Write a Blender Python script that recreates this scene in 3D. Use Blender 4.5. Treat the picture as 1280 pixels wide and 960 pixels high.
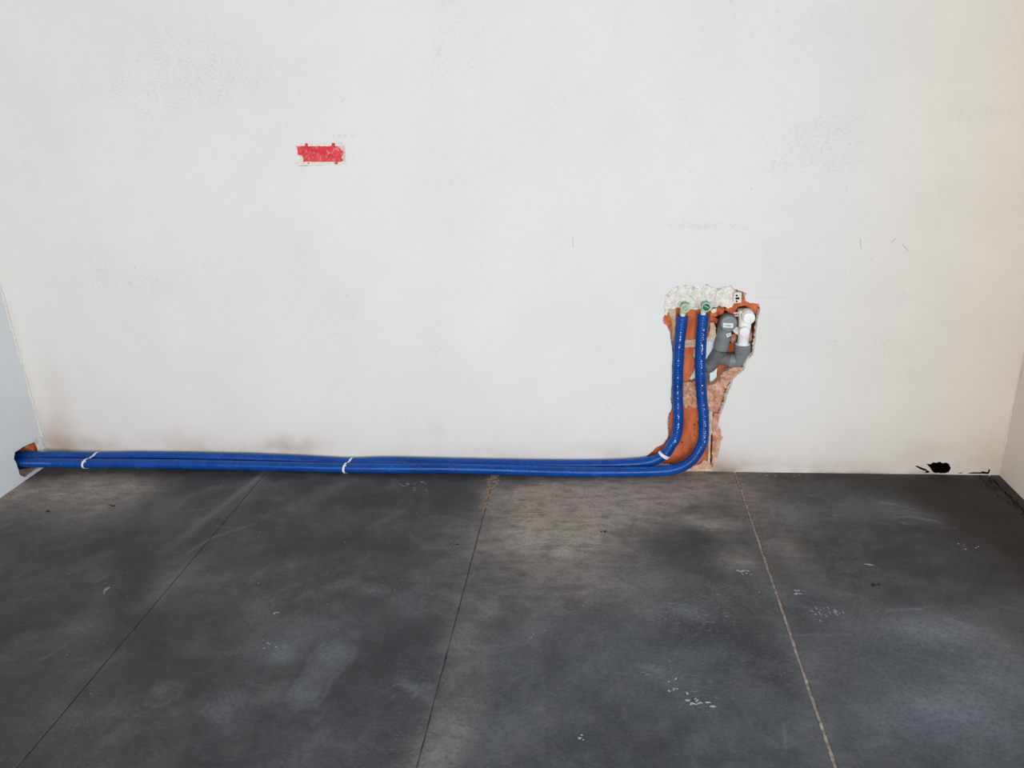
import bpy, bmesh, math, random
import numpy as np
from mathutils import Vector
from mathutils.geometry import delaunay_2d_cdt

for o in list(bpy.data.objects):
    bpy.data.objects.remove(o)
SC = bpy.context.scene
COL = SC.collection
rnd = random.Random(7)

# ------------------------------------------------------------------ camera
FPX, EYE = 984.0, 1.45
def unit(v): v = np.array(v, float); return v / np.linalg.norm(v)
ZF = unit((110, -384, 984))                       # into the room (image frame: x right, y down, z forward)
YD = np.array((109, 2552, 984.)); YD = unit(YD - ZF * YD.dot(ZF))
XR_ = np.cross(YD, ZF)
DIST = 2.796
CAM = np.array([0, -DIST, EYE])
def ray(px, py):
    d = np.array([(px - 640) / FPX, (py - 480) / FPX, 1.])
    return np.array([d @ XR_, d @ ZF, -(d @ YD)])
def on(px, py, axis, val):
    d = ray(px, py); return CAM + d * (val - CAM[axis]) / d[axis]
def W(px, py, y=0.0): return on(px, py, 1, y)      # point on a plane parallel to the back wall
def F(px, py, z=0.0): return on(px, py, 2, z)      # point on the floor
cam_d = bpy.data.cameras.new('camera'); cam = bpy.data.objects.new('camera', cam_d); COL.objects.link(cam)
cam_d.sensor_width = 36.0; cam_d.lens = 36.0 * FPX / 1280; cam_d.clip_start = 0.02
right = Vector((XR_[0], ZF[0], -YD[0])); down = Vector((XR_[1], ZF[1], -YD[1])); fwd = Vector((XR_[2], ZF[2], -YD[2]))
from mathutils import Matrix
M3 = Matrix((right, -down, -fwd)).transposed()
cam.matrix_world = Matrix.Translation(Vector(CAM)) @ M3.to_4x4()
SC.camera = cam

# ------------------------------------------------------------------ world, daylight, exposure
wd = bpy.data.worlds.new('sky'); SC.world = wd; wd.use_nodes = True
bg = wd.node_tree.nodes['Background']; bg.inputs[0].default_value = (0.86, 0.92, 1.0, 1); bg.inputs[1].default_value = 0.5
def area(name, loc, size, direction, power, color):
    l = bpy.data.lights.new(name, 'AREA'); l.shape = 'RECTANGLE'; l.size, l.size_y = size; l.energy = power; l.color = color
    o = bpy.data.objects.new(name, l); COL.objects.link(o); o.location = loc
    o.rotation_euler = Vector(direction).to_track_quat('-Z', 'Z').to_euler(); return o
area('daylight_doorway', (-0.3, -5.55, 1.25), (2.4, 2.2), (0, 1, 0), 172, (1.0, 0.912, 0.812))
area('daylight_side_window', (1.56, -2.55, 1.15), (1.3, 2.0), (-1, 0, 0), 88, (0.33, 0.63, 1.0))
SC.view_settings.view_transform = 'Standard'; SC.view_settings.look = 'None'
SC.view_settings.gamma = 1.0; SC.view_settings.use_curve_mapping = False
SC.view_settings.exposure = 0.0

# ------------------------------------------------------------------ helpers
XL, XRT, YF, ZC = -2.342, 1.486, -5.5, 2.6
def srgb(r, g, b):
    f = lambda c: (c / 255 / 12.92) if c / 255 <= .04045 else ((c / 255 + .055) / 1.055) ** 2.4
    return (f(r), f(g), f(b), 1)
class NT:
    def __init__(s, name):
        s.m = bpy.data.materials.new(name); s.m.use_nodes = True; s.t = s.m.node_tree; s.b = s.t.nodes['Principled BSDF']
    def n(s, typ, **kw):
        nd = s.t.nodes.new(typ)
        for k, v in kw.items(): setattr(nd, k, v)
        return nd
    def l(s, a, b): s.t.links.new(a, b)
    def coord(s, scale=(1, 1, 1)):
        c = s.n('ShaderNodeTexCoord'); mp = s.n('ShaderNodeMapping'); mp.inputs['Scale'].default_value = scale
        s.l(c.outputs['Object'], mp.inputs['Vector']); return mp.outputs[0]
    def noise(s, scale, detail=4, rough=.55, vec=None, dist=0):
        t = s.n('ShaderNodeTexNoise'); t.inputs['Scale'].default_value = scale; t.inputs['Detail'].default_value = detail
        t.inputs['Roughness'].default_value = rough; t.inputs['Distortion'].default_value = dist
        s.l(vec or s.coord(), t.inputs['Vector']); return t.outputs['Fac']
    def ramp(s, fac, stops):
        r = s.n('ShaderNodeValToRGB'); e = r.color_ramp.elements
        while len(e) < len(stops): e.new(.5)
        for i, (p, c) in enumerate(stops):
            e[i].position = p; e[i].color = c if not isinstance(c, (int, float)) else (c, c, c, 1)
        s.l(fac, r.inputs[0]); return r.outputs[0]
    def math(s, op, a, b):
        m = s.n('ShaderNodeMath', operation=op)
        for i, v in enumerate((a, b)):
            if isinstance(v, (int, float)): m.inputs[i].default_value = v
            else: s.l(v, m.inputs[i])
        return m.outputs[0]
    def mix(s, fac, a, b, mode='MIX'):
        m = s.n('ShaderNodeMix', data_type='RGBA', blend_type=mode)
        for sock, v in ((m.inputs[0], fac), (m.inputs[6], a), (m.inputs[7], b)):
            if isinstance(v, (int, float, tuple)): sock.default_value = v
            else: s.l(v, sock)
        return m.outputs[2]
    def bump(s, h, strength, dist=.002, prev=None):
        b = s.n('ShaderNodeBump'); b.inputs['Strength'].default_value = strength; b.inputs['Distance'].default_value = dist
        s.l(h, b.inputs['Height'])
        if prev: s.l(prev, b.inputs['Normal'])
        s.l(b.outputs[0], s.b.inputs['Normal']); return b.outputs[0]
    def attr(s, name):
        a = s.n('ShaderNodeAttribute', attribute_name=name); sp = s.n('ShaderNodeSeparateColor'); s.l(a.outputs['Color'], sp.inputs[0])
        return sp.outputs
    def done(s, col, rough=.8, spec=.3):
        if isinstance(col, tuple): s.b.inputs['Base Color'].default_value = col
        else: s.l(col, s.b.inputs['Base Color'])
        if isinstance(rough, (int, float)): s.b.inputs['Roughness'].default_value = rough
        else: s.l(rough, s.b.inputs['Roughness'])
        s.b.inputs['Specular IOR Level'].default_value = spec
        return s.m
def plain(name, col, rough=.6, spec=.4, var=.12, scale=60, bump=.15, dist=.001):
    t = NT(name); n = t.noise(scale, 4)
    d = tuple(c * (1 - var * 2) for c in col[:3]) + (1,); u = tuple(min(1, c * (1 + var)) for c in col[:3]) + (1,)
    c = t.ramp(n, [(.3, d), (.7, u)])
    if bump: t.bump(n, bump, dist)
    return t.done(c, rough, spec)

# numpy value noise on world positions
def vnoise(x, y, s, seed=0):
    x = x * s + 101.3 * seed; y = y * s - 57.7 * seed
    xi = np.floor(x).astype(np.int64); yi = np.floor(y).astype(np.int64); fx = x - xi; fy = y - yi
    fx = fx * fx * (3 - 2 * fx); fy = fy * fy * (3 - 2 * fy)
    def h(a, b):
        n = (a * 374761393 + b * 668265263 + seed * 974711) & 0x7fffffff
        n = ((n ^ (n >> 13)) * 1274126177) & 0x7fffffff
        return ((n ^ (n >> 16)) & 0xffff) / 65535.
    return (h(xi, yi) * (1 - fx) + h(xi + 1, yi) * fx) * (1 - fy) + (h(xi, yi + 1) * (1 - fx) + h(xi + 1, yi + 1) * fx) * fy
def fbm(x, y, s, seed=0, o=4):
    r = 0; a = .5; t = 0
    for k in range(o): r = r + a * vnoise(x, y, s * 2 ** k, seed + k * 7); t += a; a *= .55
    return r / t

def mesh_obj(name, verts, faces, mats, parent=None, smooth=False, midx=None):
    me = bpy.data.meshes.new(name); me.from_pydata([tuple(map(float, v)) for v in verts], [], [tuple(f) for f in faces])
    for m in (mats if isinstance(mats, (list, tuple)) else [mats]): me.materials.append(m)
    if midx is not None: me.polygons.foreach_set('material_index', np.array(midx, np.int32))
    if smooth: me.polygons.foreach_set('use_smooth', np.ones(len(faces), bool))
    me.update(); o = bpy.data.objects.new(name, me); COL.objects.link(o)
    if parent is not None: o.parent = parent
    return o
def fix_normals(o):
    bm = bmesh.new(); bm.from_mesh(o.data); bmesh.ops.recalc_face_normals(bm, faces=bm.faces); bm.to_mesh(o.data); bm.free(); return o
def tag(o, label, cat, group=None):
    o['label'] = label; o['category'] = cat
    if group: o['group'] = group
    return o
def struct(o, label=None):
    o['kind'] = 'structure'
    if label: o['label'] = label
    return o
def empty(name, loc):
    o = bpy.data.objects.new(name, None); COL.objects.link(o); o.empty_display_size = .05; o.location = Vector(loc); return o
def put(o, root):                                   # child built in world coordinates under a moved empty
    o.parent = root; o.data.transform(Matrix.Translation(-root.location)); return o

def resample(P, n_or_step, closed=False):
    P = [np.array(p, float) for p in P]; out = []
    N = len(P); segs = N if closed else N - 1
    for i in range(segs):
        if closed: p0, p1, p2, p3 = P[(i - 1) % N], P[i], P[(i + 1) % N], P[(i + 2) % N]
        else: p0, p1, p2, p3 = P[max(i - 1, 0)], P[i], P[i + 1], P[min(i + 2, N - 1)]
        n = max(1, int(np.linalg.norm(p2 - p1) / n_or_step))
        # centripetal-ish catmull rom with chord-scaled tangents
        d = np.linalg.norm(p2 - p1) + 1e-9
        m1 = (p2 - p0) / (np.linalg.norm(p2 - p1) + np.linalg.norm(p1 - p0) + 1e-9) * d
        m2 = (p3 - p1) / (np.linalg.norm(p3 - p2) + np.linalg.norm(p2 - p1) + 1e-9) * d
        for k in range(n):
            t = k / n
            out.append((2*t**3-3*t*t+1)*p1 + (t**3-2*t*t+t)*m1 + (-2*t**3+3*t*t)*p2 + (t**3-t*t)*m2)
    if not closed: out.append(P[-1])
    return np.array(out)
def frames(P):
    T = np.gradient(P, axis=0); T /= np.linalg.norm(T, axis=1)[:, None] + 1e-12
    n = np.cross(T[0], (0.123, 0.97, 0.2)); n /= np.linalg.norm(n); N = []
    for t in T:
        n = n - t * n.dot(t); n /= np.linalg.norm(n); N.append(n)
    N = np.array(N); return T, N, np.cross(T, N)
def sweep(P, R, sides=20, cap=True):
    P = np.array(P); T, N, B = frames(P); R = np.broadcast_to(np.array(R, float), (len(P),))
    a = np.linspace(0, 2 * math.pi, sides, endpoint=False)
    V = (P[:, None] + R[:, None, None] * (np.cos(a)[None, :, None] * N[:, None] + np.sin(a)[None, :, None] * B[:, None])).reshape(-1, 3)
    Fc = []
    for i in range(len(P) - 1):
        for k in range(sides):
            k2 = (k + 1) % sides; Fc.append((i*sides+k, i*sides+k2, (i+1)*sides+k2, (i+1)*sides+k))
    if cap:
        Fc.append(tuple(range(sides - 1, -1, -1))); Fc.append(tuple((len(P)-1)*sides + k for k in range(sides)))
    return V, Fc
def lathe(c, axis, prof, sides=32):                 # prof: (distance along axis, radius)
    axis = np.array(axis, float) / np.linalg.norm(axis); u = np.cross(axis, (0.2, 0.3, 0.93)); u /= np.linalg.norm(u); v = np.cross(axis, u)
    V = []; Fc = []
    for s, r in prof:
        for k in range(sides):
            a = 2 * math.pi * k / sides; V.append(np.array(c) + axis * s + r * (math.cos(a) * u + math.sin(a) * v))
    for i in range(len(prof) - 1):
        for k in range(sides):
            k2 = (k + 1) % sides; Fc.append((i*sides+k, i*sides+k2, (i+1)*sides+k2, (i+1)*sides+k))
    Fc.append(tuple(range(sides - 1, -1, -1))); Fc.append(tuple((len(prof)-1)*sides + k for k in range(sides)))
    return V, Fc
def merge(parts):
    V = []; Fc = []
    for v, f in parts:
        o = len(V); V += [tuple(p) for p in v]; Fc += [tuple(i + o for i in q) for q in f]
    return V, Fc
def shade(o, ang=35):
    o.data.polygons.foreach_set('use_smooth', np.ones(len(o.data.polygons), bool))
    try: o.data.set_sharp_from_angle(angle=math.radians(ang))
    except Exception: pass
    return o
def inside(poly, x, z):
    poly = np.array(poly); c = np.zeros(np.shape(x), bool); n = len(poly)
    for i in range(n):
        x1, z1 = poly[i]; x2, z2 = poly[(i + 1) % n]
        if z1 == z2: continue
        hit = ((z1 > z) != (z2 > z)) & (x < (x2 - x1) * (z - z1) / (z2 - z1) + x1); c ^= hit
    return c
def edge_dist(poly, x, z):
    poly = np.array(poly); d = np.full(np.shape(x), 9.); n = len(poly)
    for i in range(n):
        a = poly[i]; b = poly[(i + 1) % n]; ab = b - a; t = np.clip(((x - a[0]) * ab[0] + (z - a[1]) * ab[1]) / (ab @ ab + 1e-12), 0, 1)
        d = np.minimum(d, np.hypot(x - a[0] - t * ab[0], z - a[1] - t * ab[1]))
    return d
def jag(poly, step, amp, r):                        # ragged outline
    out = []; n = len(poly)
    for i in range(n):
        a = np.array(poly[i], float); b = np.array(poly[(i + 1) % n], float); L = np.linalg.norm(b - a); k = max(1, int(L / step))
        nn = np.array([-(b - a)[1], (b - a)[0]]) / (L + 1e-9)
        for j in range(k):
            p = a + (b - a) * j / k
            if amp: p = p + nn * r.uniform(-amp, amp)
            out.append(p)
    return out
def cdt(points, loops):                             # triangles + map of constraint points
    verts = [Vector((p[0], p[1])) for p in points]; edges = []
    for lp in loops: edges += [(lp[i], lp[(i + 1) % len(lp)]) for i in range(len(lp))]
    vo, eo, fo, ov, oe, of = delaunay_2d_cdt(verts, edges, [], 0, 1e-7)
    return np.array([(v.x, v.y) for v in vo]), fo, ov
def boundary(faces):
    d = {}
    for f in faces:
        for i in range(len(f)):
            a, b = f[i], f[(i + 1) % len(f)]
            if (b, a) in d: del d[(b, a)]
            else: d[(a, b)] = 1
    return list(d)
def slab(name, poly, y0, y1, mat, parent, holes=(), amp=.002, grid=.006, jit=.0012, seed=1, rib=None, nscale=55, tilt=(0, 0), axis='y', smooth=False, flake=None):
    """solid piece: ragged outline poly (x,z), rough front at y0, sides back to y1"""
    r = random.Random(seed); L = [jag(poly, .006, jit, r)] + [jag(h, .003, .0004, r) for h in holes]
    P = []; loops = []
    for lp in L: loops.append(list(range(len(P), len(P) + len(lp)))); P += [tuple(p) for p in lp]
    A = np.array(L[0]); gx, gz = np.meshgrid(np.arange(A[:, 0].min(), A[:, 0].max(), grid), np.arange(A[:, 1].min(), A[:, 1].max(), grid))
    gx = gx.ravel() + np.array([r.uniform(-.3, .3) * grid for _ in range(gx.size)]); gz = gz.ravel() + np.array([r.uniform(-.3, .3) * grid for _ in range(gz.size)])
    k = inside(L[0], gx, gz) & (edge_dist(L[0], gx, gz) > grid * .5)
    for h in L[1:]: k &= ~inside(h, gx, gz) & (edge_dist(h, gx, gz) > grid * .4)
    P += list(zip(gx[k], gz[k]))
    vo, fo, ov = cdt(P, loops)
    fs = []
    ce = vo[np.array([list(f) for f in fo])].mean(1); ok = inside(L[0], ce[:, 0], ce[:, 1])
    for h in L[1:]: ok &= ~inside(h, ce[:, 0], ce[:, 1])
    fs = [tuple(f) for f, g in zip(fo, ok) if g]
    x, z = vo[:, 0], vo[:, 1]
    y = y0 + amp * 2 * (fbm(x, z, nscale, seed) - .5) * 1.6 + tilt[0] * (x - x.mean()) + tilt[1] * (z - z.mean())
    if flake:                                       # faceted lumps: nearest-seed plates at their own depth and tilt
        nf = max(6, int(np.ptp(x) * np.ptp(z) / flake[0] ** 2)); sx = np.array([r.uniform(x.min(), x.max()) for _ in range(nf)]); sz = np.array([r.uniform(z.min(), z.max()) for _ in range(nf)])
        lv = np.array([r.uniform(-1, 1) for _ in range(nf)]); ta = np.array([r.uniform(-.45, .45) for _ in range(nf)]); tb = np.array([r.uniform(-.45, .45) for _ in range(nf)])
        wx = x + .5 * flake[0] * (fbm(x, z, 120, seed) - .5); wz = z + .5 * flake[0] * (fbm(x, z, 120, seed + 5) - .5)
        q = np.argmin((wx[:, None] - sx) ** 2 + (wz[:, None] - sz) ** 2, 1); y = y + flake[1] * lv[q] + ta[q] * (x - sx[q]) + tb[q] * (z - sz[q])
    if rib: y = y + rib[1] * (np.abs(((x / rib[0]) % 1) - .5) < .16)
    V = [(a, b, c) for a, b, c in zip(x, y, z)]; n = len(V)
    back = {}; Fc = list(fs)
    for a, b in boundary(fs):
        for q in (a, b):
            if q not in back: back[q] = len(V); V.append((x[q], y1, z[q]))
        Fc.append((b, a, back[a], back[b]))
    if axis == 'x': V = [(v[1], v[0], v[2]) for v in V]
    o = mesh_obj(name, V, Fc, mat, parent, smooth=smooth); return fix_normals(o)

# zoom frames used when measuring the photograph
z1 = lambda X, Y: (810 + X / 8, 340 + Y / 8)
z2 = lambda X, Y: (810 + X / 8, 440 + Y / 8)
z3 = lambda X, Y: (780 + X / 8, 520 + Y / 8)
z6 = lambda X, Y: (1120 + X / 8, 540 + Y / 8)
z0 = lambda X, Y: (X / 8, 500 + Y / 8)
def WP(zf, pts, y=0.0): return [tuple(W(*zf(*p), y)[[0, 2]]) for p in pts]

# ------------------------------------------------------------------ materials
def mat_wall(name, base=(0.800, 0.788, 0.762), with_attr=True):
    t = NT(name); big = t.noise(2.2, 5, .6); fine = t.noise(140, 3, .6); mid = t.noise(18, 6, .65)
    c = t.mix(t.ramp(big, [(.35, 0.), (.7, 1.)]), tuple(b * .965 for b in base) + (1,), tuple(min(1, b * 1.02) for b in base) + (1,))
    c = t.mix(t.ramp(t.noise(210, 4, .7), [(.36, .13), (.55, 0.)]), c, tuple(b * .72 for b in base) + (1,))
    c = t.mix(t.ramp(t.noise(7, 5, .6), [(.45, 0.), (.75, .10)]), c, (.66, .645, .62, 1))
    if with_attr:
        A = t.attr('wear')
        sm = t.math('MULTIPLY', t.ramp(t.noise(120, 6, .75, t.coord((.6, 1, 1.2))), [(.46, 0.), (.70, 1.)]), t.ramp(mid, [(.35, .15), (.65, 1.)]))
        c = t.mix(t.math('MULTIPLY', sm, A['Red']), c, (0.53, 0.515, 0.48, 1))
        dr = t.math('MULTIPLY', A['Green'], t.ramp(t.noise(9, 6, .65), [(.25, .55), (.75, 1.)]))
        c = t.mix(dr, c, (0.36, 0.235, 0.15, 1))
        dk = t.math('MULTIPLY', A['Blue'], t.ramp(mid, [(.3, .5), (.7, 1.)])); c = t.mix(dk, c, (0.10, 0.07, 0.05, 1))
        sp = t.ramp(t.noise(48, 2, .5), [(.735, 0.), (.76, 1.)]); c = t.mix(t.math('MULTIPLY', sp, .35), c, (.42, .40, .37, 1))
    b1 = t.bump(mid, .12, .004); t.bump(fine, .10, .0015, b1)
    return t.done(c, .85, .2)
M_wall = mat_wall('painted_plaster')
M_side = mat_wall('painted_plaster_side', (0.800, 0.788, 0.762), False)
M_broken = plain('broken_plaster', (0.80, 0.765, 0.70, 1), .9, .15, .08, 90, .5, .002)
def mat_brick(name, a, b, c2):
    t = NT(name); n = t.noise(30, 5, .6, t.coord((1, 1, .35))); f = t.noise(160, 3)
    c = t.ramp(n, [(.3, a), (.55, b), (.75, c2)])
    dust = t.ramp(t.noise(45, 6, .7), [(.56, 0.), (.75, .5)]); c = t.mix(dust, c, (.62, .42, .30, 1))
    t.bump(f, .35, .001); return t.done(c, .9, .15)
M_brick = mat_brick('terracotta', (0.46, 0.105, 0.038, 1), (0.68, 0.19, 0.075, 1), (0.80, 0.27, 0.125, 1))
M_brick_dk = mat_brick('terracotta_shaded', (0.22, 0.045, 0.018, 1), (0.36, 0.075, 0.026, 1), (0.46, 0.11, 0.04, 1))  # darker terracotta copy, recess shade painted into its colour
def mat_mortar(name, a, b, red):
    t = NT(name); n = t.noise(55, 6, .65); c = t.ramp(n, [(.3, a), (.7, b)])
    k = t.ramp(t.noise(38, 5, .6), [(.45, 0.), (.62, red)]); c = t.mix(k, c, (0.50, 0.17, 0.075, 1))
    t.bump(t.noise(120, 4), .6, .002); return t.done(c, .95, .1)
M_mortar = mat_mortar('mortar', (0.58, 0.43, 0.31, 1), (0.80, 0.68, 0.54, 1), .22)
M_rubble = mat_mortar('mortar_rubble', (0.58, 0.32, 0.22, 1), (0.80, 0.57, 0.42, 1), .6)
M_patch = plain('filler_plaster', (0.82, 0.79, 0.73, 1), .92, .12, .10, 70, .6, .003)
M_board = plain('pale_blue_board', (0.80, 0.93, 1.0, 1), .8, .2, .03, 200, .3, .001)
M_dark = plain('hole_shade', (0.010, 0.008, 0.007, 1), 1, 0, .2, 30, 0)  # near-black colour that paints the shade inside the slots and small hole
M_pencil = plain('pencil_grey', (0.30, 0.29, 0.27, 1), .9, .1, .1, 80, 0)

# ------------------------------------------------------------------ floor: four slabs, sawn joints
def mat_floor():
    t = NT('dark_concrete'); A = t.attr('wear')
    streak = t.noise(22, 6, .65, t.coord((.5, 1.6, 1))); big = t.noise(3.2, 6, .62, None, .6); fine = t.noise(170, 3, .6); mid = t.noise(14, 7, .68, None, .8)
    c = t.ramp(big, [(.3, (0.042, 0.0415, 0.0415, 1)), (.5, (0.068, 0.0675, 0.067, 1)), (.72, (0.112, 0.112, 0.111, 1))])
    c = t.mix(t.ramp(mid, [(.38, .75), (.62, 0.)]), c, (0.040, 0.040, 0.042, 1))
    du = t.math('MULTIPLY', A['Red'], t.ramp(t.math('ADD', t.math('MULTIPLY', mid, .45), t.math('MULTIPLY', streak, .55)), [(.36, .35), (.62, 1.25)]))
    c = t.mix(du, c, (0.36, 0.30, 0.255, 1))
    pg = t.math('MULTIPLY', A['Green'], t.ramp(t.noise(60, 5, .7), [(.3, .7), (.7, 1.4)])); c = t.mix(pg, c, (0.24, 0.25, 0.25, 1))
    gr = t.ramp(t.noise(115, 4, .7), [(.33, .45), (.5, 0.)]); c = t.mix(gr, c, (0.026, 0.026, 0.027, 1)); c = t.mix(t.ramp(t.noise(80, 5, .72, t.coord((1, 1.5, 1))), [(.54, 0.), (.72, .22)]), c, (0.24, 0.235, 0.225, 1))
    c = t.mix(t.math('MULTIPLY', A['Blue'], .8), c, (0.020, 0.016, 0.013, 1))
    scr = t.ramp(t.noise(42, 4, .6, t.coord((1, 3.2, 1)), 1.5), [(.66, 0.), (.74, .30)]); c = t.mix(t.math('MULTIPLY', scr, t.ramp(big, [(.4, .2), (.65, 1.)])), c, (0.22, 0.22, 0.215, 1))
    al = t.n('ShaderNodeAttribute', attribute_name='wear').outputs['Alpha']
    for rz, sd in ((.5, 1.), (-.7, 2.3)):
        mp = t.n('ShaderNodeMapping'); mp.inputs['Rotation'].default_value = (0, 0, rz); mp.inputs['Scale'].default_value = (1, 4.5, 1); mp.inputs['Location'].default_value = (sd, sd * 2, 0)
        cc = t.n('ShaderNodeTexCoord'); t.l(cc.outputs['Object'], mp.inputs['Vector'])
        k = t.ramp(t.noise(58, 3, .55, mp.outputs[0], .8), [(.60, 0.), (.70, 1.)]); c = t.mix(t.math('MULTIPLY', k, al), c, (0.30, 0.30, 0.295, 1))
    sp = t.ramp(t.noise(95, 2, .5), [(.74, 0.), (.77, .5)]); c = t.mix(sp, c, (.20, .19, .18, 1))
    rg = t.ramp(mid, [(.3, .62), (.7, .8)])
    b1 = t.bump(mid, .10, .003); t.bump(fine, .12, .001, b1)
    return t.done(c, rg, .28)
M_floor = mat_floor()
M_fill = plain('joint_mortar_pale', (0.34, 0.27, 0.215, 1), .95, .1, .3, 60, .5, .002)
M_fill_dk = plain('joint_dirt_dark', (0.028, 0.022, 0.018, 1), .95, .1, .3, 60, .4, .002)

def soft(x, y, c, rx, ry, rot=0., hard=1.):
    ca, sa = math.cos(rot), math.sin(rot); u = ((x - c[0]) * ca + (y - c[1]) * sa) / rx; v = (-(x - c[0]) * sa + (y - c[1]) * ca) / ry
    return np.exp(-(u * u + v * v) ** hard)
def line_mask(x, y, a, b, w, w2=None):
    a = np.array(a); b = np.array(b); ab = b - a; t = np.clip(((x - a[0]) * ab[0] + (y - a[1]) * ab[1]) / (ab @ ab), 0, 1)
    ww = w + ((w2 if w2 is not None else w) - w) * t
    return np.exp(-(((x - a[0] - t * ab[0]) ** 2 + (y - a[1] - t * ab[1]) ** 2) / ww ** 2)), t
def f2(px, py): return F(px, py)[:2]
def poly_edge(x, y, P, w):
    m = np.zeros_like(x)
    for i in range(len(P) - 1): m = np.maximum(m, line_mask(x, y, P[i], P[i + 1], w)[0])
    return m
def floor_wear_light(x, y):
    warp = .10 * (fbm(x, y, 4, 3) - .5); warp2 = .10 * (fbm(x, y, 4, 9) - .5); X = x + warp; Y = y + warp2
    n1 = fbm(x, y, 6, 21); n2 = fbm(x, y, 16, 31, 5)
    R = np.zeros_like(x); G = np.zeros_like(x); B = np.zeros_like(x)
    S = lambda px, py, rx, ry, rot=0, h=1.: soft(X, Y, f2(px, py), rx, ry * (1.75 if py < 720 else 1.25), rot, h)
    # warm dust under and around the broken opening
    R += .80 * S(740, 620, .34, .13, .1, 1.5) + .60 * S(700, 655, .20, .12, .4, 1.3) + .55 * S(840, 610, .22, .07, 0, 1.3) + .42 * S(690, 690, .26, .14, .5)
    R += .45 * S(870, 595, .22, .05, 0) + .50 * S(880, 652, .10, .03, -.2) + .32 * S(950, 625, .10, .09, 0) + .30 * S(985, 690, .07, .06) + .32 * S(918, 700, .07, .05)
    R += .22 * S(760, 740, .22, .08) + .20 * S(610, 620, .05, .09) + .28 * S(570, 900, .06, .16, 0) + .22 * S(590, 790, .07, .12)
    # grey dust by the left wall and below the pipes
    R += .48 * S(90, 605, .34, .08, .2, 1.4) + .38 * S(150, 622, .15, .06, .4) + .30 * S(60, 630, .2, .08, .3) + .25 * S(10, 620, .1, .10)
    G += .16 * S(110, 640, .26, .10) + .12 * S(205, 640, .08, .05)
    G += .12 * S(230, 720, .09, .05)
    for a, b, w, s in (((322, 597), (205, 690), .016, .40), ((325, 600), (290, 640), .03, .16), ((428, 605), (370, 634), .034, .26), ((330, 590), (440, 597), .014, .30),
                       ((332, 588), (326, 602), .02, .3), ((240, 592), (330, 590), .012, .25), ((130, 740), (95, 800), .03, .12), ((690, 640), (800, 620), .012, .1)):
        m, tt = line_mask(x, y, f2(*a), f2(*b), w, w * 1.6); G += s * m * (1 - .7 * tt)
    # dark band: right corner, and dark zones
    B += .75 * S(1230, 640, .34, .16, -.5) + .55 * S(1180, 605, .40, .04, 0) + .45 * S(1265, 690, .14, .12) + .30 * S(1050, 594, .3, .022)
    B += .35 * S(500, 620, .35, .05) + .25 * S(660, 600, .10, .03) + .25 * S(440, 690, .2, .08) + .25 * S(640, 745, .05, .08)
    B += .25 * S(240, 780, .16, .10, .4) + .3 * S(150, 680, .14, .04, .4) + .22 * S(880, 790, .25, .08) + .2 * S(780, 900, .2, .08) + .22 * S(460, 850, .08, .1)
    B += .25 * S(700, 735, .05, .025) + .2 * S(60, 800, .2, .1) + .2 * S(1060, 850, .12, .05)
    # pale scuffed patches; near right ones also carry painted-in blue daylight
    for px, py, rx, ry, s in ((1000, 640, .08, .045, .26), (1110, 635, .08, .05, .34), (1160, 648, .07, .04, .34), (1070, 640, .06, .05, .15), (1035, 645, .2, .08, .10),
                              (1180, 790, .16, .07, .42), (1245, 860, .20, .14, .46), (1140, 880, .2, .1, .22), (1000, 730, .10, .05, .2), (790, 850, .16, .1, .12), (1060, 800, .16, .1, .12), (820, 725, .10, .06, .22), (1265, 760, .12, .08, .18),
                              (720, 790, .16, .07, .16), (865, 765, .035, .03, .2), (890, 815, .045, .03, .16), (850, 825, .1, .06, .1), (840, 765, .09, .03, .2), (350, 815, .05, .035, .3),
                              (335, 812, .09, .05, .16), (370, 790, .12, .08, .08), (640, 820, .10, .10, .10), (700, 880, .1, .08, .1), (620, 920, .10, .07, .16), (930, 900, .12, .1, .12),
                              (100, 790, .10, .06, .10), (270, 725, .05, .02, .16), (300, 790, .1, .06, .06), (40, 880, .16, .12, .06), (500, 760, .1, .06, .08), (420, 780, .12, .06, .08)):
        G += s * S(px, py, rx, ry) * (.5 + n1)
    # shoe prints
    def sole(pts, inner, edge, w=.008):
        P = [f2(*p) for p in pts]; P.append(P[0]); Q = np.array(P[:-1]); m = inside(Q, x, y).astype(float); d = edge_dist(Q, x, y); near = np.exp(-(d / w) ** 2)
        return inner * m * np.clip(d / .02, .3, 1) * (.45 + n2) + edge * near * np.clip(n1 * 1.8 - .35, .1, 1)
    G += sole([(446, 808), (440, 824), (428, 838), (414, 850), (408, 868), (396, 882), (372, 886), (360, 874), (364, 860), (380, 842), (388, 820), (402, 806), (424, 799)], .26, .26)
    G += sole([(441, 800), (436, 790), (444, 786), (452, 790), (450, 798)], .2, .08)
    G += sole([(444, 744), (440, 738), (450, 730), (470, 729), (484, 734), (486, 741), (470, 746)], .17, .24)
    G += sole([(512, 668), (520, 655), (540, 646), (572, 646), (592, 656), (590, 676), (570, 684), (530, 686)], .06, .17)
    G += sole([(180, 880), (190, 862), (200, 853), (214, 852), (230, 858), (222, 870), (200, 884)], .10, .22)
    G += sole([(250, 890), (275, 866), (300, 868), (296, 886), (285, 904), (262, 900)], .14, .08)
    G += sole([(532, 815), (540, 800), (560, 798), (562, 812), (556, 826)], .14, .14, .006)
    G += sole([(125, 888), (150, 872), (178, 870), (168, 890), (135, 902)], .10, .05)
    stripes = .5 + .5 * np.sin((x * .8 + y * .6) * 420); G += .08 * stripes * S(285, 876, .06, .06)
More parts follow.
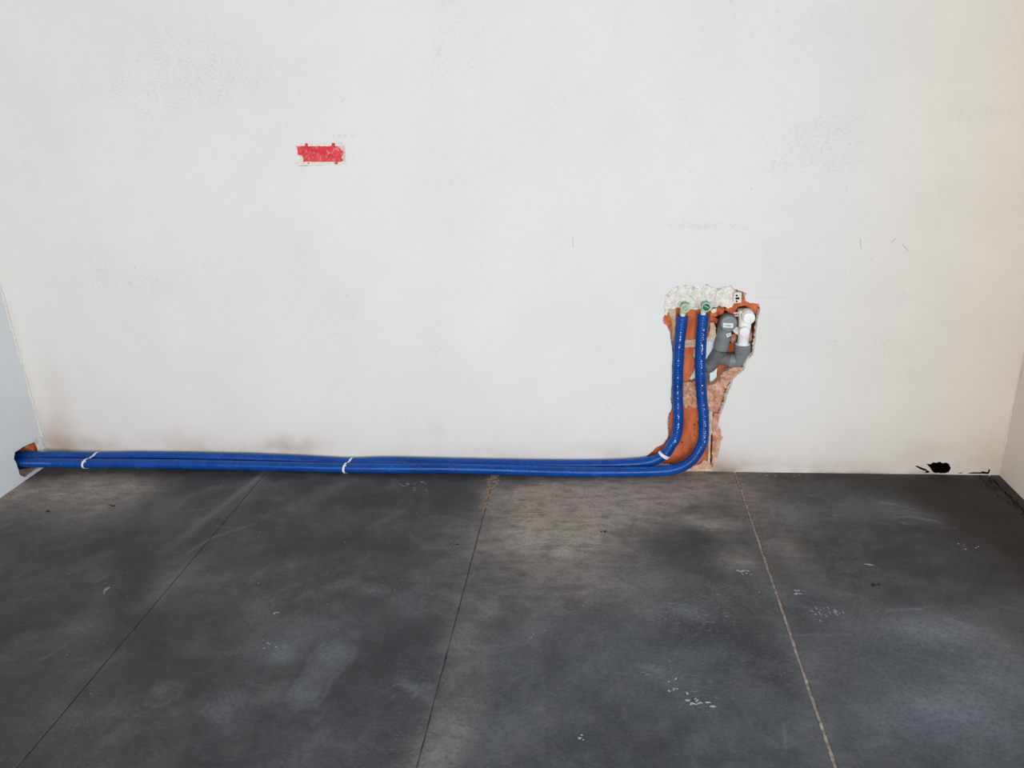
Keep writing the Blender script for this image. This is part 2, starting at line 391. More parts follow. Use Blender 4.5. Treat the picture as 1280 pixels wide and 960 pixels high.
    for a, b, w, s in (((395, 640), (520, 655), .03, .05), ((460, 660), (500, 640), .02, .14), ((590, 810), (640, 806), .004, .12), ((975, 794), (1060, 793), .004, .2), ((1110, 763), (1150, 761), .006, .4),
                       ((1155, 759), (1180, 757), .004, .2), ((660, 735), (715, 725), .02, .12), ((690, 750), (670, 770), .02, .1), ((980, 905), (982, 935), .004, .2), ((500, 850), (545, 880), .014, .14), ((505, 858), (540, 856), .01, .16),
                       ((800, 832), (830, 838), .01, .2), ((815, 835), (850, 870), .018, .12), ((50, 825), (82, 808), .006, .2), ((236, 690), (265, 672), .006, .25), ((265, 672), (318, 655), .006, .22), ((120, 727), (134, 720), .005, .25)):
        m, tt = line_mask(x, y, f2(*a), f2(*b), w); G += s * m * (.4 + n2)
    R += .22 * np.clip(n1 - .5, 0, 1) + .10 * np.clip(n2 - .5, 0, 1); G += .35 * np.clip(fbm(x, y, 9, 77) - .52, 0, 1)
    R *= 1.30 * (.6 + .8 * n1); B *= (.6 + .8 * n1)
    rr = random.Random(31)                         # trowel and broom strokes
    for px, py, sx, sy, ang, da, L, w, st, n, ch in ((1005, 638, .10, .05, .1, .5, .10, .006, .30, 12, 1), (1108, 632, .09, .05, .0, .35, .12, .006, .42, 16, 1), (1150, 650, .09, .05, -.3, .5, .10, .006, .42, 16, 1), (1045, 640, .2, .1, .1, .4, .14, .007, .16, 14, 1),
            (675, 612, .09, .05, .02, .2, .12, .006, .55, 18, 0), (665, 640, .10, .05, .15, .3, .12, .006, .40, 16, 0), (740, 640, .28, .12, -.1, .4, .18, .008, .20, 18, 0), (615, 690, .05, .12, .5, .3, .16, .006, .22, 8, 1), (120, 640, .25, .15, .5, .4, .2, .010, .20, 14, 0),
            (1220, 790, .25, .12, -.5, .4, .2, .008, .20, 22, 1), (1100, 780, .3, .2, -.4, .6, .14, .006, .16, 20, 1), (540, 655, .12, .08, .2, .8, .12, .006, .12, 12, 1), (470, 640, .15, .10, .5, .4, .12, .007, .16, 12, 0), (430, 740, .2, .12, .4, .6, .12, .006, .12, 14, 1),
            (850, 760, .2, .12, .3, 1.2, .06, .005, .22, 34, 1), (900, 690, .18, .12, .2, .8, .08, .006, .16, 18, 0), (720, 880, .25, .15, .4, .8, .12, .006, .14, 14, 1), (520, 860, .10, .06, .5, .5, .07, .005, .26, 12, 1), (590, 930, .15, .06, .8, 1., .06, .005, .2, 14, 0),
            (250, 830, .35, .2, .75, .4, .16, .007, .12, 18, 1), (100, 720, .3, .2, .7, .4, .14, .007, .12, 14, 1), (300, 680, .3, .2, .6, .5, .14, .007, .10, 14, 1), (1000, 900, .3, .15, -.3, .8, .12, .006, .12, 14, 1)):
        c = f2(px, py)
        for _ in range(n):
            q = np.array((c[0] + rr.gauss(0, sx * .6), c[1] + rr.gauss(0, sy))); a = ang + rr.gauss(0, da * .6); l = L * rr.uniform(.3, 1.1) / 2; d = np.array((math.cos(a) * l, math.sin(a) * l))
            m = (np.abs(x - q[0]) < l + .04) & (np.abs(y - q[1]) < l + .04); mm, tt = line_mask(x[m] + .012 * (n1[m] - .5), y[m] + .03 * (n1[m] - .5), q - d, q + d, w * rr.uniform(.5, 1.2))
            (G if ch else R)[m] += st * rr.uniform(.3, 1.) * mm * np.sin(np.clip(tt, .03, .97) * math.pi) * np.clip(n2[m] * 2 - .3, 0, 1.2)
    A = np.full_like(x, .03)
    for px, py, rx, ry, s in ((1030, 768, .045, .04, .5), (995, 745, .04, .04, .35), (872, 878, .05, .035, .5), (850, 850, .07, .04, .35), (820, 838, .06, .02, .5), (855, 770, .12, .06, .5), (895, 745, .07, .06, .4), (785, 725, .10, .06, .35),
                              (690, 755, .16, .06, .35), (525, 740, .14, .08, .25), (470, 740, .06, .03, .3), (540, 930, .12, .06, .35), (510, 855, .08, .05, .3), (1120, 795, .14, .05, .3), (930, 760, .3, .2, .16), (640, 880, .2, .15, .10), (490, 650, .08, .05, .3), (1160, 650, .06, .04, .3), (1030, 700, .1, .06, .25), (930, 830, .15, .1, .2)):
        A += s * S(px, py, rx, ry) * (.4 + n2)
    R += .10 * np.exp(-((x - .52) / .045) ** 2) + .07 * np.exp(-((x + .415) / .03) ** 2)
    R += .14 * np.exp((y) / .03)
    return np.clip(np.stack([R, G, B, A], 1), 0, 1)
def wear_attr(o, fn, ax=(0, 1)):
    n = len(o.data.vertices); co = np.empty(n * 3); o.data.vertices.foreach_get('co', co); co = co.reshape(-1, 3)
    c = fn(co[:, ax[0]], co[:, ax[1]]); a = o.data.color_attributes.new('wear', 'FLOAT_COLOR', 'POINT'); a.data.foreach_set('color', c.astype(np.float32).ravel())

floor = struct(empty('floor', (0, 0, 0)), 'dark grey trowelled concrete floor in sawn slabs with dusty footprints')
JX = (-1.354, -0.415, 0.520)
ysf = list(np.arange(0.0, -1.72, -.0045)) + list(np.arange(-1.74, YF - .01, -.12))
def concrete_slab(x0, x1, g0, g1, seed):
    xs = np.linspace(x0, x1, int((x1 - x0) / .0045)); ys = np.array(ysf); nx, ny = len(xs), len(ys)
    GX, GY = np.meshgrid(xs, ys)                   # rows = y
    wob = lambda s, a: a * (fbm(ys * 0 + s, ys, 28, seed, 4) - .5) * 2
    GX[:, 0] += g0[0] / 2 + wob(1.3, g0[1]); GX[:, -1] -= g1[0] / 2 + wob(4.7, g1[1])
    GX[:, 1] = np.maximum(GX[:, 1], GX[:, 0] + .002); GX[:, -2] = np.minimum(GX[:, -2], GX[:, -1] - .002)
    Z = .0016 * (fbm(GX, GY, 5, seed) - .5); Z[:, 0] -= .0012; Z[:, -1] -= .0012
    V = np.stack([GX, GY, Z], 2).reshape(-1, 3); idx = np.arange(nx * ny).reshape(ny, nx)
    Fc = np.stack([idx[:-1, :-1], idx[1:, :-1], idx[1:, 1:], idx[:-1, 1:]], 2).reshape(-1, 4)
    V = list(V); Fc = [tuple(f) for f in Fc.tolist()]; b = len(V)
    for j in range(ny): V.append((GX[j, 0], GY[j, 0], -.02)); V.append((GX[j, -1], GY[j, -1], -.02))
    for j in range(ny - 1):
        Fc.append((idx[j, 0], b + 2*j, b + 2*j + 2, idx[j+1, 0])); Fc.append((idx[j, -1], idx[j+1, -1], b + 2*j + 3, b + 2*j + 1))
    o = mesh_obj('concrete_slab', V, Fc, M_floor, floor, smooth=False); o.data.polygons.foreach_set('use_smooth', np.ones(len(Fc), bool)); o.data.set_sharp_from_angle(angle=.6)
    wear_attr(o, floor_wear_light)
    return o
concrete_slab(XL - .02, JX[0], (0, 0), (.0026, .0008), 1)
concrete_slab(JX[0], JX[1], (.0026, .0008), (.0028, .0016), 2)
concrete_slab(JX[1], JX[2], (.0028, .0016), (.0085, .0022), 3)
concrete_slab(JX[2], XRT - .035, (.0085, .0022), (.007, .006), 4)
concrete_slab(XRT - .035, XRT + .02, (.004, .005), (0, 0), 5)
def strip(name, x, w, zt, mat, label, seed, h=.004):
    r = random.Random(seed); ys = np.arange(0, YF, -.012); V = []; Fc = []
    for i, yy in enumerate(ys):
        zz = zt + h * (vnoise(np.array([x]), np.array([yy]), 30, seed)[0] - .5)
        V += [(x - w / 2, yy, zz), (x + w / 2, yy, zz + r.uniform(-.0006, .0006)), (x - w / 2, yy, -.02), (x + w / 2, yy, -.02)]
    for i in range(len(ys) - 1):
        a = 4 * i; b = a + 4; Fc += [(a, b, b + 1, a + 1), (a + 2, b + 2, b, a), (a + 1, b + 1, b + 3, a + 3)]
    o = mesh_obj(name, V, Fc, mat, floor); o['label'] = label; return o
strip('joint_filler', JX[0], .004, -.006, M_fill_dk, 'thin dark dirt in the left sawn joint', 1)
M_fill_mid = plain('joint_dirt_grey', (0.085, 0.075, 0.066, 1), .95, .1, .35, 60, .4, .002)
strip('joint_filler', JX[1], .006, -.0030, M_fill_mid, 'thin dirty joint in the middle of the floor', 2)
strip('joint_filler', JX[2] + .001, .0085, -.0018, M_fill, 'pale sandy mortar in the right joint', 3, .0026)
strip('joint_filler', XRT - .035, .014, -.012, M_fill_dk, 'black gap along the right wall', 4)
# sandy crust spilled along parts of the middle joint
def flakes(name, items, mat, parent, label, z=.0009, th=.0008, seed=3):
    r = random.Random(seed); V = []; Fc = []
    for (cx, cy, L, w, rot) in items:
        n = 7; base = len(V); ca, sa = math.cos(rot), math.sin(rot)
        for lev in (0, 1):
            for k in range(n):
                a = 2 * math.pi * k / n; q = r.uniform(.6, 1.1) if lev == 0 else None
                if lev == 0: V.append((cx + (math.cos(a) * L * q) * ca - (math.sin(a) * w * q) * sa, cy + (math.cos(a) * L * q) * sa + (math.sin(a) * w * q) * ca, z + th))
                else: p = V[base + k]; V.append((p[0], p[1], -.001))
        Fc.append(tuple(base + k for k in range(n)))
        for k in range(n): k2 = (k + 1) % n; Fc.append((base + k2, base + k, base + n + k, base + n + k2))
    o = mesh_obj(name, V, Fc, mat, parent); o['kind'] = 'stuff'; o['label'] = label; return o
def cluster(px, py, sx, sy, n, L, w, rot, seed, drot=.3):
    r = random.Random(seed); c = f2(px, py); return [(c[0] + r.gauss(0, sx), c[1] + r.gauss(0, sy), L * r.uniform(.4, 1.3), w * r.uniform(.5, 1.4), rot + r.uniform(-drot, drot)) for _ in range(n)]
M_fleck = plain('pale_scuff', (0.40, 0.40, 0.395, 1), .8, .2, .25, 90, 0)
M_crust = plain('sandy_crust', (0.34, 0.25, 0.19, 1), .95, .1, .25, 80, .4)
it = []
it += cluster(1026, 766, .020, .016, 16, .0055, .0012, 1.9, 1) + cluster(1045, 765, .008, .010, 7, .007, .0018, 1.8, 2) + cluster(995, 742, .010, .012, 5, .005, .0013, .1, 3)
it += cluster(876, 880, .016, .008, 9, .0065, .0022, .4, 4, .7) + cluster(866, 876, .003, .007, 4, .009, .0022, 1.0, 5) + cluster(850, 858, .03, .015, 10, .003, .0013, .5, 6, 1.2)
it += cluster(927, 714, .005, .004, 4, .012, .0022, -.3, 11) + cluster(937, 718, .015, .008, 4, .004, .0014, .2, 12, 1) + cluster(132, 738, .005, .008, 6, .008, .0014, 1.2, 13, 1.2)
it += cluster(1085, 706, .003, .002, 2, .012, .0010, -.35, 15, .05) + cluster(345, 766, .006, .003, 3, .006, .0008, .6, 19, .5) + cluster(340, 806, .012, .010, 5, .004, .0012, .5, 20, 1) + cluster(720, 922, .012, .008, 4, .005, .0011, .2, 22, .8)
it += cluster(1210, 684, .03, .02, 5, .0035, .0013, .4, 16, 1) + cluster(640, 700, .5, .30, 26, .0014, .001, 0, 27, 3) + cluster(1000, 800, .35, .3, 16, .0014, .001, 0, 28, 3) + cluster(250, 800, .4, .3, 12, .0013, .001, 0, 29, 3)
flakes('scuff_marks', it, M_fleck, floor, 'pale scuffs and paint flecks scattered over the concrete')
r = random.Random(12); cr = []
for k in range(170):
    t = r.random() ** 1.6; px, py = 617 - t * 14, 594 + t * 44; c = f2(px, py); cr.append((JX[1] + r.gauss(0, .011), c[1], r.uniform(.0015, .0060), r.uniform(.0006, .0018), r.uniform(-.3, .3)))
for k in range(70):
    c = f2(r.uniform(640, 720), r.uniform(604, 650)); cr.append((c[0], c[1], r.uniform(.004, .022), r.uniform(.0008, .002), r.uniform(-.25, .15)))
for k in range(12):
    c = f2(r.uniform(500, 535), r.uniform(602, 614)); cr.append((c[0], c[1], r.uniform(.003, .010), r.uniform(.0008, .002), r.uniform(-.2, .2)))
for k in range(40):
    c = f2(r.uniform(830, 1000), r.uniform(588, 597)); cr.append((c[0], c[1], r.uniform(.002, .006), r.uniform(.001, .003), r.uniform(-.4, .4)))
flakes('sand_crust', cr, M_crust, floor, 'sandy crust smeared beside the middle joint', seed=5)
cr = []
for k in range(60):
    t = r.random(); c = f2(1225 + 60 * t + r.gauss(0, 2), 595 + 48 * t + r.gauss(0, 4)); cr.append((c[0], c[1], r.uniform(.003, .016), r.uniform(.0008, .0018), r.uniform(1.35, 1.75)))
for px, py, n in ((1092, 731, 7), (570, 681, 4), (140, 632, 9), (60, 640, 7), (754, 665, 6)):
    cr += cluster(px, py, .008, .004, n, .004, .0014, .3, px)
flakes('dirt_flakes', cr, M_fill_dk, floor, 'black dirt flakes along the right wall', seed=6)

# ------------------------------------------------------------------ back wall with its broken openings
HOLE = WP(z1, [(165, 430), (158, 370), (160, 310), (172, 245), (215, 190), (270, 150), (350, 128), (420, 142), (520, 142), (590, 122), (640, 152), (700, 162), (760, 140), (800, 150), (830, 128), (850, 165), (920, 188), (990, 213), (968, 250), (985, 292), (1020, 308), (1112, 314), (1126, 370), (1110, 420), (1095, 500), (1090, 560), (1080, 620), (1075, 700), (1062, 760), (1050, 830), (1010, 862), (980, 890), (970, 930)]) \
     + WP(z2, [(1040, 30), (1000, 80), (975, 120), (965, 178), (900, 230), (850, 275), (840, 330), (815, 380), (790, 440), (770, 520), (740, 590), (722, 640), (700, 720), (722, 780)]) \
     + WP(z3, [(962, 100), (975, 200), (962, 300), (940, 400), (900, 480), (880, 548), (800, 554), (620, 552), (400, 500), (230, 455), (208, 420), (290, 345), (320, 315), (390, 282), (430, 230), (445, 170), (435, 110), (437, 40)]) \
     + WP(z2, [(195, 760), (193, 690), (205, 622), (230, 580), (240, 540), (225, 480), (230, 400), (240, 300), (240, 150), (243, 0)]) \
     + WP(z1, [(246, 870), (240, 760), (225, 690), (215, 600), (190, 540), (150, 510), (145, 480)])
BOXW = (W(340 + 318 / 10.667, 180.6), W(340 + 978 / 10.667, 206.0))
bx0, bx1 = BOXW[0][0], BOXW[1][0]; bz1, bz0 = BOXW[0][2], BOXW[1][2]
zb = lambda X, Y: (340 + X / 10.667, 160 + Y / 10.667)
REDHOLE = [(bx0, bz0), (bx1, bz0), (bx1, bz1), (bx0, bz1)]
PLUG = WP(z6, [(300, 318), (345, 322), (372, 302), (400, 308), (440, 298), (470, 312), (500, 304), (530, 322), (545, 350), (545, 372), (530, 398), (490, 412), (430, 420), (385, 413), (360, 390), (342, 362), (325, 340)])
CR1 = WP(z6, [(715, 413), (770, 402), (852, 402), (862, 392), (915, 402), (930, 372), (944, 378), (926, 424), (840, 418), (720, 424)])
CR2 = WP(z6, [(610, 410), (672, 403), (650, 418), (638, 428)])
CR3 = WP(z6, [(190, 342), (206, 336), (300, 372), (340, 398), (318, 418), (285, 408), (302, 392), (245, 372)])
CR4 = WP(z3, [(20, 405), (60, 400), (118, 402), (92, 418), (100, 428), (40, 418)])
def clampz(P, zmin): return [(p[0], max(p[1], zmin)) for p in P]
HOLE = clampz(HOLE, .004); PLUG = clampz(PLUG, .006); CR1 = clampz(CR1, .005); CR2 = clampz(CR2, .005); CR3 = clampz(CR3, .006)
r = random.Random(4)
GS = .0122
nxw = int(round((XRT - XL) / GS)); GXS = np.linspace(XL, XRT, nxw + 1)
GZS = list(np.arange(0, 1.92, GS)) + list(np.arange(1.94, ZC - .03, .11)) + [ZC]; GZS = np.array(GZS)
patches = [([jag(HOLE, .004, .0011, r)], 'main'), ([jag(REDHOLE, .006, .0006, r)], 'red'), ([jag(PLUG, .003, .0009, r), jag(CR1, .004, .0006, r), jag(CR2, .004, .0004, r), jag(CR3, .004, .0006, r)], 'plug')]
V = []; FW = []; MI = []; vid = {}
def gv(i, j):
    if (i, j) not in vid: vid[(i, j)] = len(V); V.append((GXS[i], 0.0, GZS[j]))
    return vid[(i, j)]
skip = np.zeros((nxw, len(GZS) - 1), bool); rects = []
for lps, kind in patches:
    A = np.concatenate([np.array(l) for l in lps])
    i0 = max(0, np.searchsorted(GXS, A[:, 0].min()) - 2); i1 = min(nxw, np.searchsorted(GXS, A[:, 0].max()) + 2)
    j0 = max(0, np.searchsorted(GZS, A[:, 1].min()) - 2); j1 = np.searchsorted(GZS, A[:, 1].max()) + 2
    skip[i0:i1, j0:j1] = True; rects.append((i0, i1, j0, j1))
for i in range(nxw):
    for j in range(len(GZS) - 1):
        if not skip[i, j]: FW.append((gv(i, j), gv(i + 1, j), gv(i + 1, j + 1), gv(i, j + 1))); MI.append(0)
for (lps, kind), (i0, i1, j0, j1) in zip(patches, rects):
    P = []; key = []; loops = []
    per = [(i, j0) for i in range(i0, i1)] + [(i1, j) for j in range(j0, j1)] + [(i, j1) for i in range(i1, i0, -1)] + [(i0, j) for j in range(j1, j0, -1)]
    for k in per: P.append((GXS[k[0]], GZS[k[1]])); key.append(k)
    loops.append(list(range(len(per))))
    for lp in lps: loops.append(list(range(len(P), len(P) + len(lp)))); P += [tuple(p) for p in lp]; key += [None] * len(lp)
    ii, jj = [q.ravel() for q in np.meshgrid(np.arange(i0 + 1, i1), np.arange(j0 + 1, j1))]; ok = np.ones(len(ii), bool)
    for lp in lps: ok &= ~inside(lp, GXS[ii], GZS[jj]) & (edge_dist(lp, GXS[ii], GZS[jj]) >= GS * .4)
    for i, j in zip(ii[ok].tolist(), jj[ok].tolist()): P.append((GXS[i], GZS[j])); key.append((i, j))
    vo, fo, ov = cdt(P, loops); mp = []
    for q in range(len(vo)):
        k = next((key[s] for s in ov[q] if key[s] is not None), None)
        if k is not None: mp.append(gv(*k))
        else: mp.append(len(V)); V.append((vo[q][0], 0.0, vo[q][1]))
    fs = []
    ce = vo[np.array([list(f) for f in fo])].mean(1); ok = np.ones(len(fo), bool)
    for lp in lps: ok &= ~inside(lp, ce[:, 0], ce[:, 1])
    fs = [tuple(f) for f, g in zip(fo, ok) if g]
    for f in fs: FW.append(tuple(mp[q] for q in f)); MI.append(0)
    # broken rim: chipped plaster slope, then the masonry reveal
    perset = set(q for q in range(len(vo)) if any(s < len(per) for s in ov[q]))
    be = [(a, b) for a, b in boundary(fs) if not (a in perset and b in perset)]
    nrm = {}
    for a, b in be:
        d = vo[b] - vo[a]; nn = np.array([d[1], -d[0]]); nn /= np.linalg.norm(nn) + 1e-9
        for q in (a, b): nrm[q] = nrm.get(q, 0) + nn
    off, dep, deep = {'main': (.0055, .015, .12), 'red': (.002, .003, .02), 'plug': (.0006, .008, .10)}[kind]
    r1 = {}; r2 = {}
    for q, nn in nrm.items():
        nn = nn / (np.linalg.norm(nn) + 1e-9); k = off * r.uniform(.3, 1.5); p = vo[q] + nn * k
        r1[q] = len(V); V.append((p[0], dep * r.uniform(.7, 1.3), max(p[1], .002))); r2[q] = len(V); V.append((p[0], deep, max(p[1], .002)))
    for a, b in be:
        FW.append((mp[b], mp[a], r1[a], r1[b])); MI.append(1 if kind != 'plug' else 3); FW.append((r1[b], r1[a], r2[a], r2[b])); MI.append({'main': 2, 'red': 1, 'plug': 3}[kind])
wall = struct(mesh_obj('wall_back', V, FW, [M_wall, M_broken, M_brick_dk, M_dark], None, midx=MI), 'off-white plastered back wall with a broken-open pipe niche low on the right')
def wall_wear(x, z):
    n1 = fbm(x, z, 5, 41); n2 = fbm(x, z, 14, 47)
    R = np.full_like(x, .10); G = np.zeros_like(x); B = np.zeros_like(x)
    S = lambda px, py, rx, rz, rot=0, h=1.: soft(x + .08 * (n1 - .5), z + .08 * (n2 - .5), W(px, py)[[0, 2]], rx, rz, rot, h)
    for px, py, rx, rz, s in ((220, 70, .20, .14, .7), (280, 90, .16, .10, .6), (150, 110, .16, .06, .5), (195, 150, .16, .10, .4), (145, 350, .16, .04, .7), (190, 355, .10, .03, .6), (120, 330, .08, .08, .4), (40, 220, .03, .12, .5),
                              (60, 420, .04, .12, .5), (560, 60, .06, .22, .6), (600, 70, .05, .14, .4), (370, 320, .10, .08, .5), (345, 150, .05, .10, .35), (565, 250, .10, .14, .4), (545, 430, .05, .10, .5), (430, 380, .08, .12, .35),
                              (615, 300, .05, .06, .3), (1000, 175, .14, .06, .7), (1060, 165, .10, .05, .6), (1065, 205, .12, .03, .6), (985, 210, .12, .05, .5), (865, 150, .03, .08, .6), (780, 160, .08, .05, .5), (900, 50, .18, .10, .35), (700, 120, .14, .1, .4), (770, 40, .04, .05, .4),
                              (870, 283, .10, .02, .5), (1110, 440, .07, .05, .7), (1130, 430, .05, .02, .5), (1130, 470, .10, .03, .5), (1200, 150, .10, .05, .4), (1240, 140, .08, .02, .5), (1180, 240, .1, .04, .35), (700, 300, .05, .1, .3), (680, 400, .1, .1, .3), (740, 430, .1, .08, .3),
                              (960, 310, .04, .05, .4), (980, 270, .03, .03, .4), (1230, 420, .03, .1, .35), (240, 230, .2, .12, .3), (540, 480, .1, .1, .35), (1000, 420, .15, .1, .3), (1050, 30, .16, .1, .3)):
        R += s * S(px, py, rx, rz)
    # rising dirt above the pipes
    low = np.exp(-(z / .055) ** 1.2)
    G += .20 * low * (.4 + n1) + .10 * np.exp(-(z / .17) ** 2) * (.5 + n2)
    for px, py, rx, rz, s in ((70, 545, .10, .10, .40), (95, 556, .16, .05, .34), (66, 500, .06, .16, .16), (230, 552, .14, .05, .24), (370, 558, .12, .045, .36), (345, 562, .16, .03, .26), (260, 565, .18, .03, .30), (130, 560, .10, .03, .25),
                              (600, 566, .3, .022, .15), (765, 566, .14, .03, .20), (540, 540, .03, .08, .10), (1242, 565, .10, .12, .18), (1255, 490, .08, .25, .10), (860, 588, .14, .035, .8), (905, 585, .12, .05, .35), (905, 575, .10, .05, .26), (895, 530, .03, .10, .12), (1000, 580, .3, .025, .16), (1155, 560, .08, .04, .14), (970, 400, .02, .05, .05)):
        G += s * S(px, py, rx, rz)
    G += .28 * np.exp(-((x - XL) / .02) ** 2) * np.clip(1.2 - z, 0, 1) * .6 + .10 * np.exp(-((XRT - x) / .06) ** 2)  # browner strips along the left and right corners
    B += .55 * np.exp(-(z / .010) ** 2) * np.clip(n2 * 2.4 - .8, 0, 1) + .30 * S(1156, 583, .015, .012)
    return np.clip(np.stack([R, G, B, np.ones_like(R)], 1), 0, 1)
wear_attr(wall, wall_wear, (0, 2))
def on_wall(name, *a, **k): return slab(name, *a, parent=wall, **k) if False else None
# backing coloured black as the shade in the small ragged hole, and masonry behind the niche
def block(name, x0, x1, y0, y1, z0, z1_, mat, parent=None):
    v = [(x, y, z) for x in (x0, x1) for y in (y0, y1) for z in (z0, z1_)]
    f = [(0, 1, 3, 2), (4, 6, 7, 5), (0, 4, 5, 1), (2, 3, 7, 6), (0, 2, 6, 4), (1, 5, 7, 3)]
    return fix_normals(mesh_obj(name, v, f, mat, parent))
hx = [p[0] for p in HOLE]; hz = [p[1] for p in HOLE]
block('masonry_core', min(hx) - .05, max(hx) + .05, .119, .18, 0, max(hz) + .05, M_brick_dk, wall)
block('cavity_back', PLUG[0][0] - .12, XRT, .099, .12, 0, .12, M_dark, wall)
block('insulation_board', *(W(853, 450, .075)[0], W(897, 450, .05)[0]), .050, .118, W(880, 484, .08)[2], W(880, 415, .08)[2], M_board, wall)['label'] = 'pale blue board showing behind the drain pipe'

def piece(name, zf_pts, y0, y1, mat, label=None, **k):
    poly = []
    for zf, pts in zf_pts: poly += WP(zf, pts, y0)
    if k.pop('floorclamp', True): poly = clampz(poly, .004)
    holes = [WP(zf, p, y0) for zf, p in k.pop('holes', [])]
    o = slab(name, poly, y0, y1, mat, wall, holes=holes, **k)
    if label: o['label'] = label
    return o
slots = [(z1, [(876, 226), (899, 226), (899, 245), (876, 245)]), (z1, [(874, 255), (914, 253), (916, 274), (875, 276)]), (z1, [(878, 284), (896, 284), (896, 302), (878, 301)])]
piece('plaster_patch', [(z1, [(150, 430), (145, 310), (165, 235), (210, 180), (265, 140), (350, 118), (420, 130), (520, 130), (590, 112), (645, 142), (700, 150), (760, 130), (800, 140), (830, 120), (855, 165), (880, 200), (930, 203), (932, 302), (862, 312), (835, 345), (800, 364), (770, 350), (740, 346), (715, 338), (690, 356), (650, 352), (620, 385), (590, 372), (480, 376), (420, 374), (330, 364), (300, 358), (240, 372), (205, 366), (190, 430)])], .007, .07, M_patch,
      'rough white plaster filling above the taps with small black slots', amp=.0025, grid=.0032, nscale=60, seed=11, flake=(.022, .0022), holes=[(z1, [(866, 215), (930, 210), (930, 306), (866, 306)])])
piece('plaster_block', [(z1, [(862, 212), (880, 203), (934, 203), (934, 304), (862, 314), (856, 260)])], .000, .003, M_broken, 'smooth white plaster block with three black slots', amp=.0002, grid=.004, seed=62, jit=.0005, holes=slots)
piece('slot_shade', [(z1, [(868, 220), (922, 216), (922, 303), (868, 303)])], .004, .02, M_dark, amp=0, seed=63)  # black panel standing in for the shade behind the slots
R1 = (.034, .003)
piece('brick', [(z1, [(285, 360), (630, 360), (618, 480), (606, 690), (250, 690)])], .032, .10, M_brick, seed=12, amp=.0012, rib=R1)
piece('mortar', [(z1, [(192, 366), (280, 362), (277, 500), (262, 692), (240, 690), (218, 520)])], .024, .10, M_mortar, seed=13, amp=.003)
piece('brick', [(z1, [(160, 445), (205, 418), (228, 470), (243, 520), (240, 700), (214, 610), (188, 545), (140, 515), (140, 475)])], .010, .10, M_brick, seed=14, amp=.003, flake=(.016, .003))
piece('mortar', [(z1, [(235, 695), (370, 682), (480, 672), (600, 655), (622, 560), (625, 505), (655, 500), (678, 560), (680, 640), (650, 690), (590, 700), (480, 748), (365, 757), (235, 765)])], .027, .10, M_mortar, seed=15, amp=.004, nscale=70)
piece('brick', [(z1, [(235, 757), (480, 742), (455, 790), (450, 850), (470, 900)]), (z2, [(478, 60), (460, 190), (405, 285), (350, 312), (225, 318), (230, 0)])], .030, .10, M_brick, seed=16, amp=.0012, rib=(.030, .002))
piece('mortar', [(z2, [(225, 312), (352, 305), (380, 298), (410, 292), (440, 310), (470, 290), (600, 330), (650, 322), (690, 290), (735, 240), (760, 190), (830, 165), (900, 150), (975, 150), (960, 200), (905, 245), (865, 285), (850, 335), (825, 390), (800, 450), (780, 530), (745, 600), (690, 628), (640, 610), (500, 560), (350, 550), (225, 555)])], .018, .10, M_rubble,
      'crumbled pink mortar below the drain pipe', seed=17, amp=.009, nscale=36, grid=.0036, flake=(.020, .004))
piece('brick', [(z2, [(695, 100), (780, 115), (815, 170), (745, 220), (725, 275), (695, 300)])], .055, .10, M_brick, seed=18, amp=.002)
piece('brick', [(z2, [(180, 690), (200, 610), (235, 552), (500, 548), (612, 575), (625, 800)]), (z3, [(862, 300), (852, 480), (700, 540), (400, 505), (215, 460), (190, 420), (285, 335), (385, 270), (425, 225), (437, 170), (425, 100)])], .022, .10, M_brick, 'whole hollow brick with grooved face at the bottom of the niche', seed=19, amp=.0012, rib=(.028, .0022), grid=.005,
      holes=[(z3, [(560, 262), (575, 250), (595, 262), (588, 268), (574, 264)]), (z3, [(698, 84), (716, 78), (712, 98), (703, 98)]), (z3, [(733, 50), (744, 48), (744, 86), (735, 78)]), (z3, [(702, 188), (714, 186), (712, 198), (703, 198)])])
piece('mortar', [(z2, [(612, 585), (648, 600), (646, 800)]), (z3, [(868, 200), (862, 480), (850, 500), (838, 480), (848, 200), (848, 100)])], .009, .10, M_mortar, seed=20, amp=.002)
piece('mortar', [(z2, [(664, 610), (700, 625), (745, 590), (728, 640), (706, 720), (728, 780)]), (z3, [(970, 100), (985, 200), (970, 300), (950, 400), (912, 490), (890, 556), (880, 556), (884, 300), (888, 60)])], .003, .10, M_rubble,
      'worn sandy edge of plaster beside the right pipe', seed=21, amp=.003, nscale=50, grid=.004, flake=(.018, .0016))
piece('mortar', [(z3, [(640, 530), (700, 500), (760, 480), (800, 440), (850, 470), (884, 500), (886, 556), (700, 560), (620, 556)])], .004, .06, M_rubble, seed=22, amp=.004)
piece('brick', [(z1, [(932, 205), (1000, 205), (980, 250), (992, 288), (1025, 302), (1120, 308), (1100, 350), (1085, 430), (1060, 400), (1010, 362), (960, 333), (900, 352), (866, 400), (850, 440), (835, 470), (800, 400), (765, 372), (800, 362), (862, 312), (932, 302)])], .014, .10, M_brick, 'broken orange hollow brick above the white fitting', seed=23, amp=.003, nscale=45, grid=.004, flake=(.018, .003))
piece('brick', [(z1, [(620, 392), (655, 372), (700, 352), (742, 346), (770, 372), (752, 410), (720, 425), (690, 440), (650, 440), (622, 470)])], .026, .10, M_brick, seed=24, amp=.004, nscale=60, grid=.0035, flake=(.014, .004))
piece('brick', [(z1, [(618, 470), (660, 445), (700, 470), (690, 520), (660, 500), (620, 520)])], .05, .10, M_brick, seed=25, amp=.005)
piece('plaster_lump', [(z1, [(626, 384), (652, 368), (690, 362), (684, 396), (655, 410), (635, 404)])], .012, .05, M_broken, 'white plaster lump stuck above the grey cap', seed=26, amp=.003)
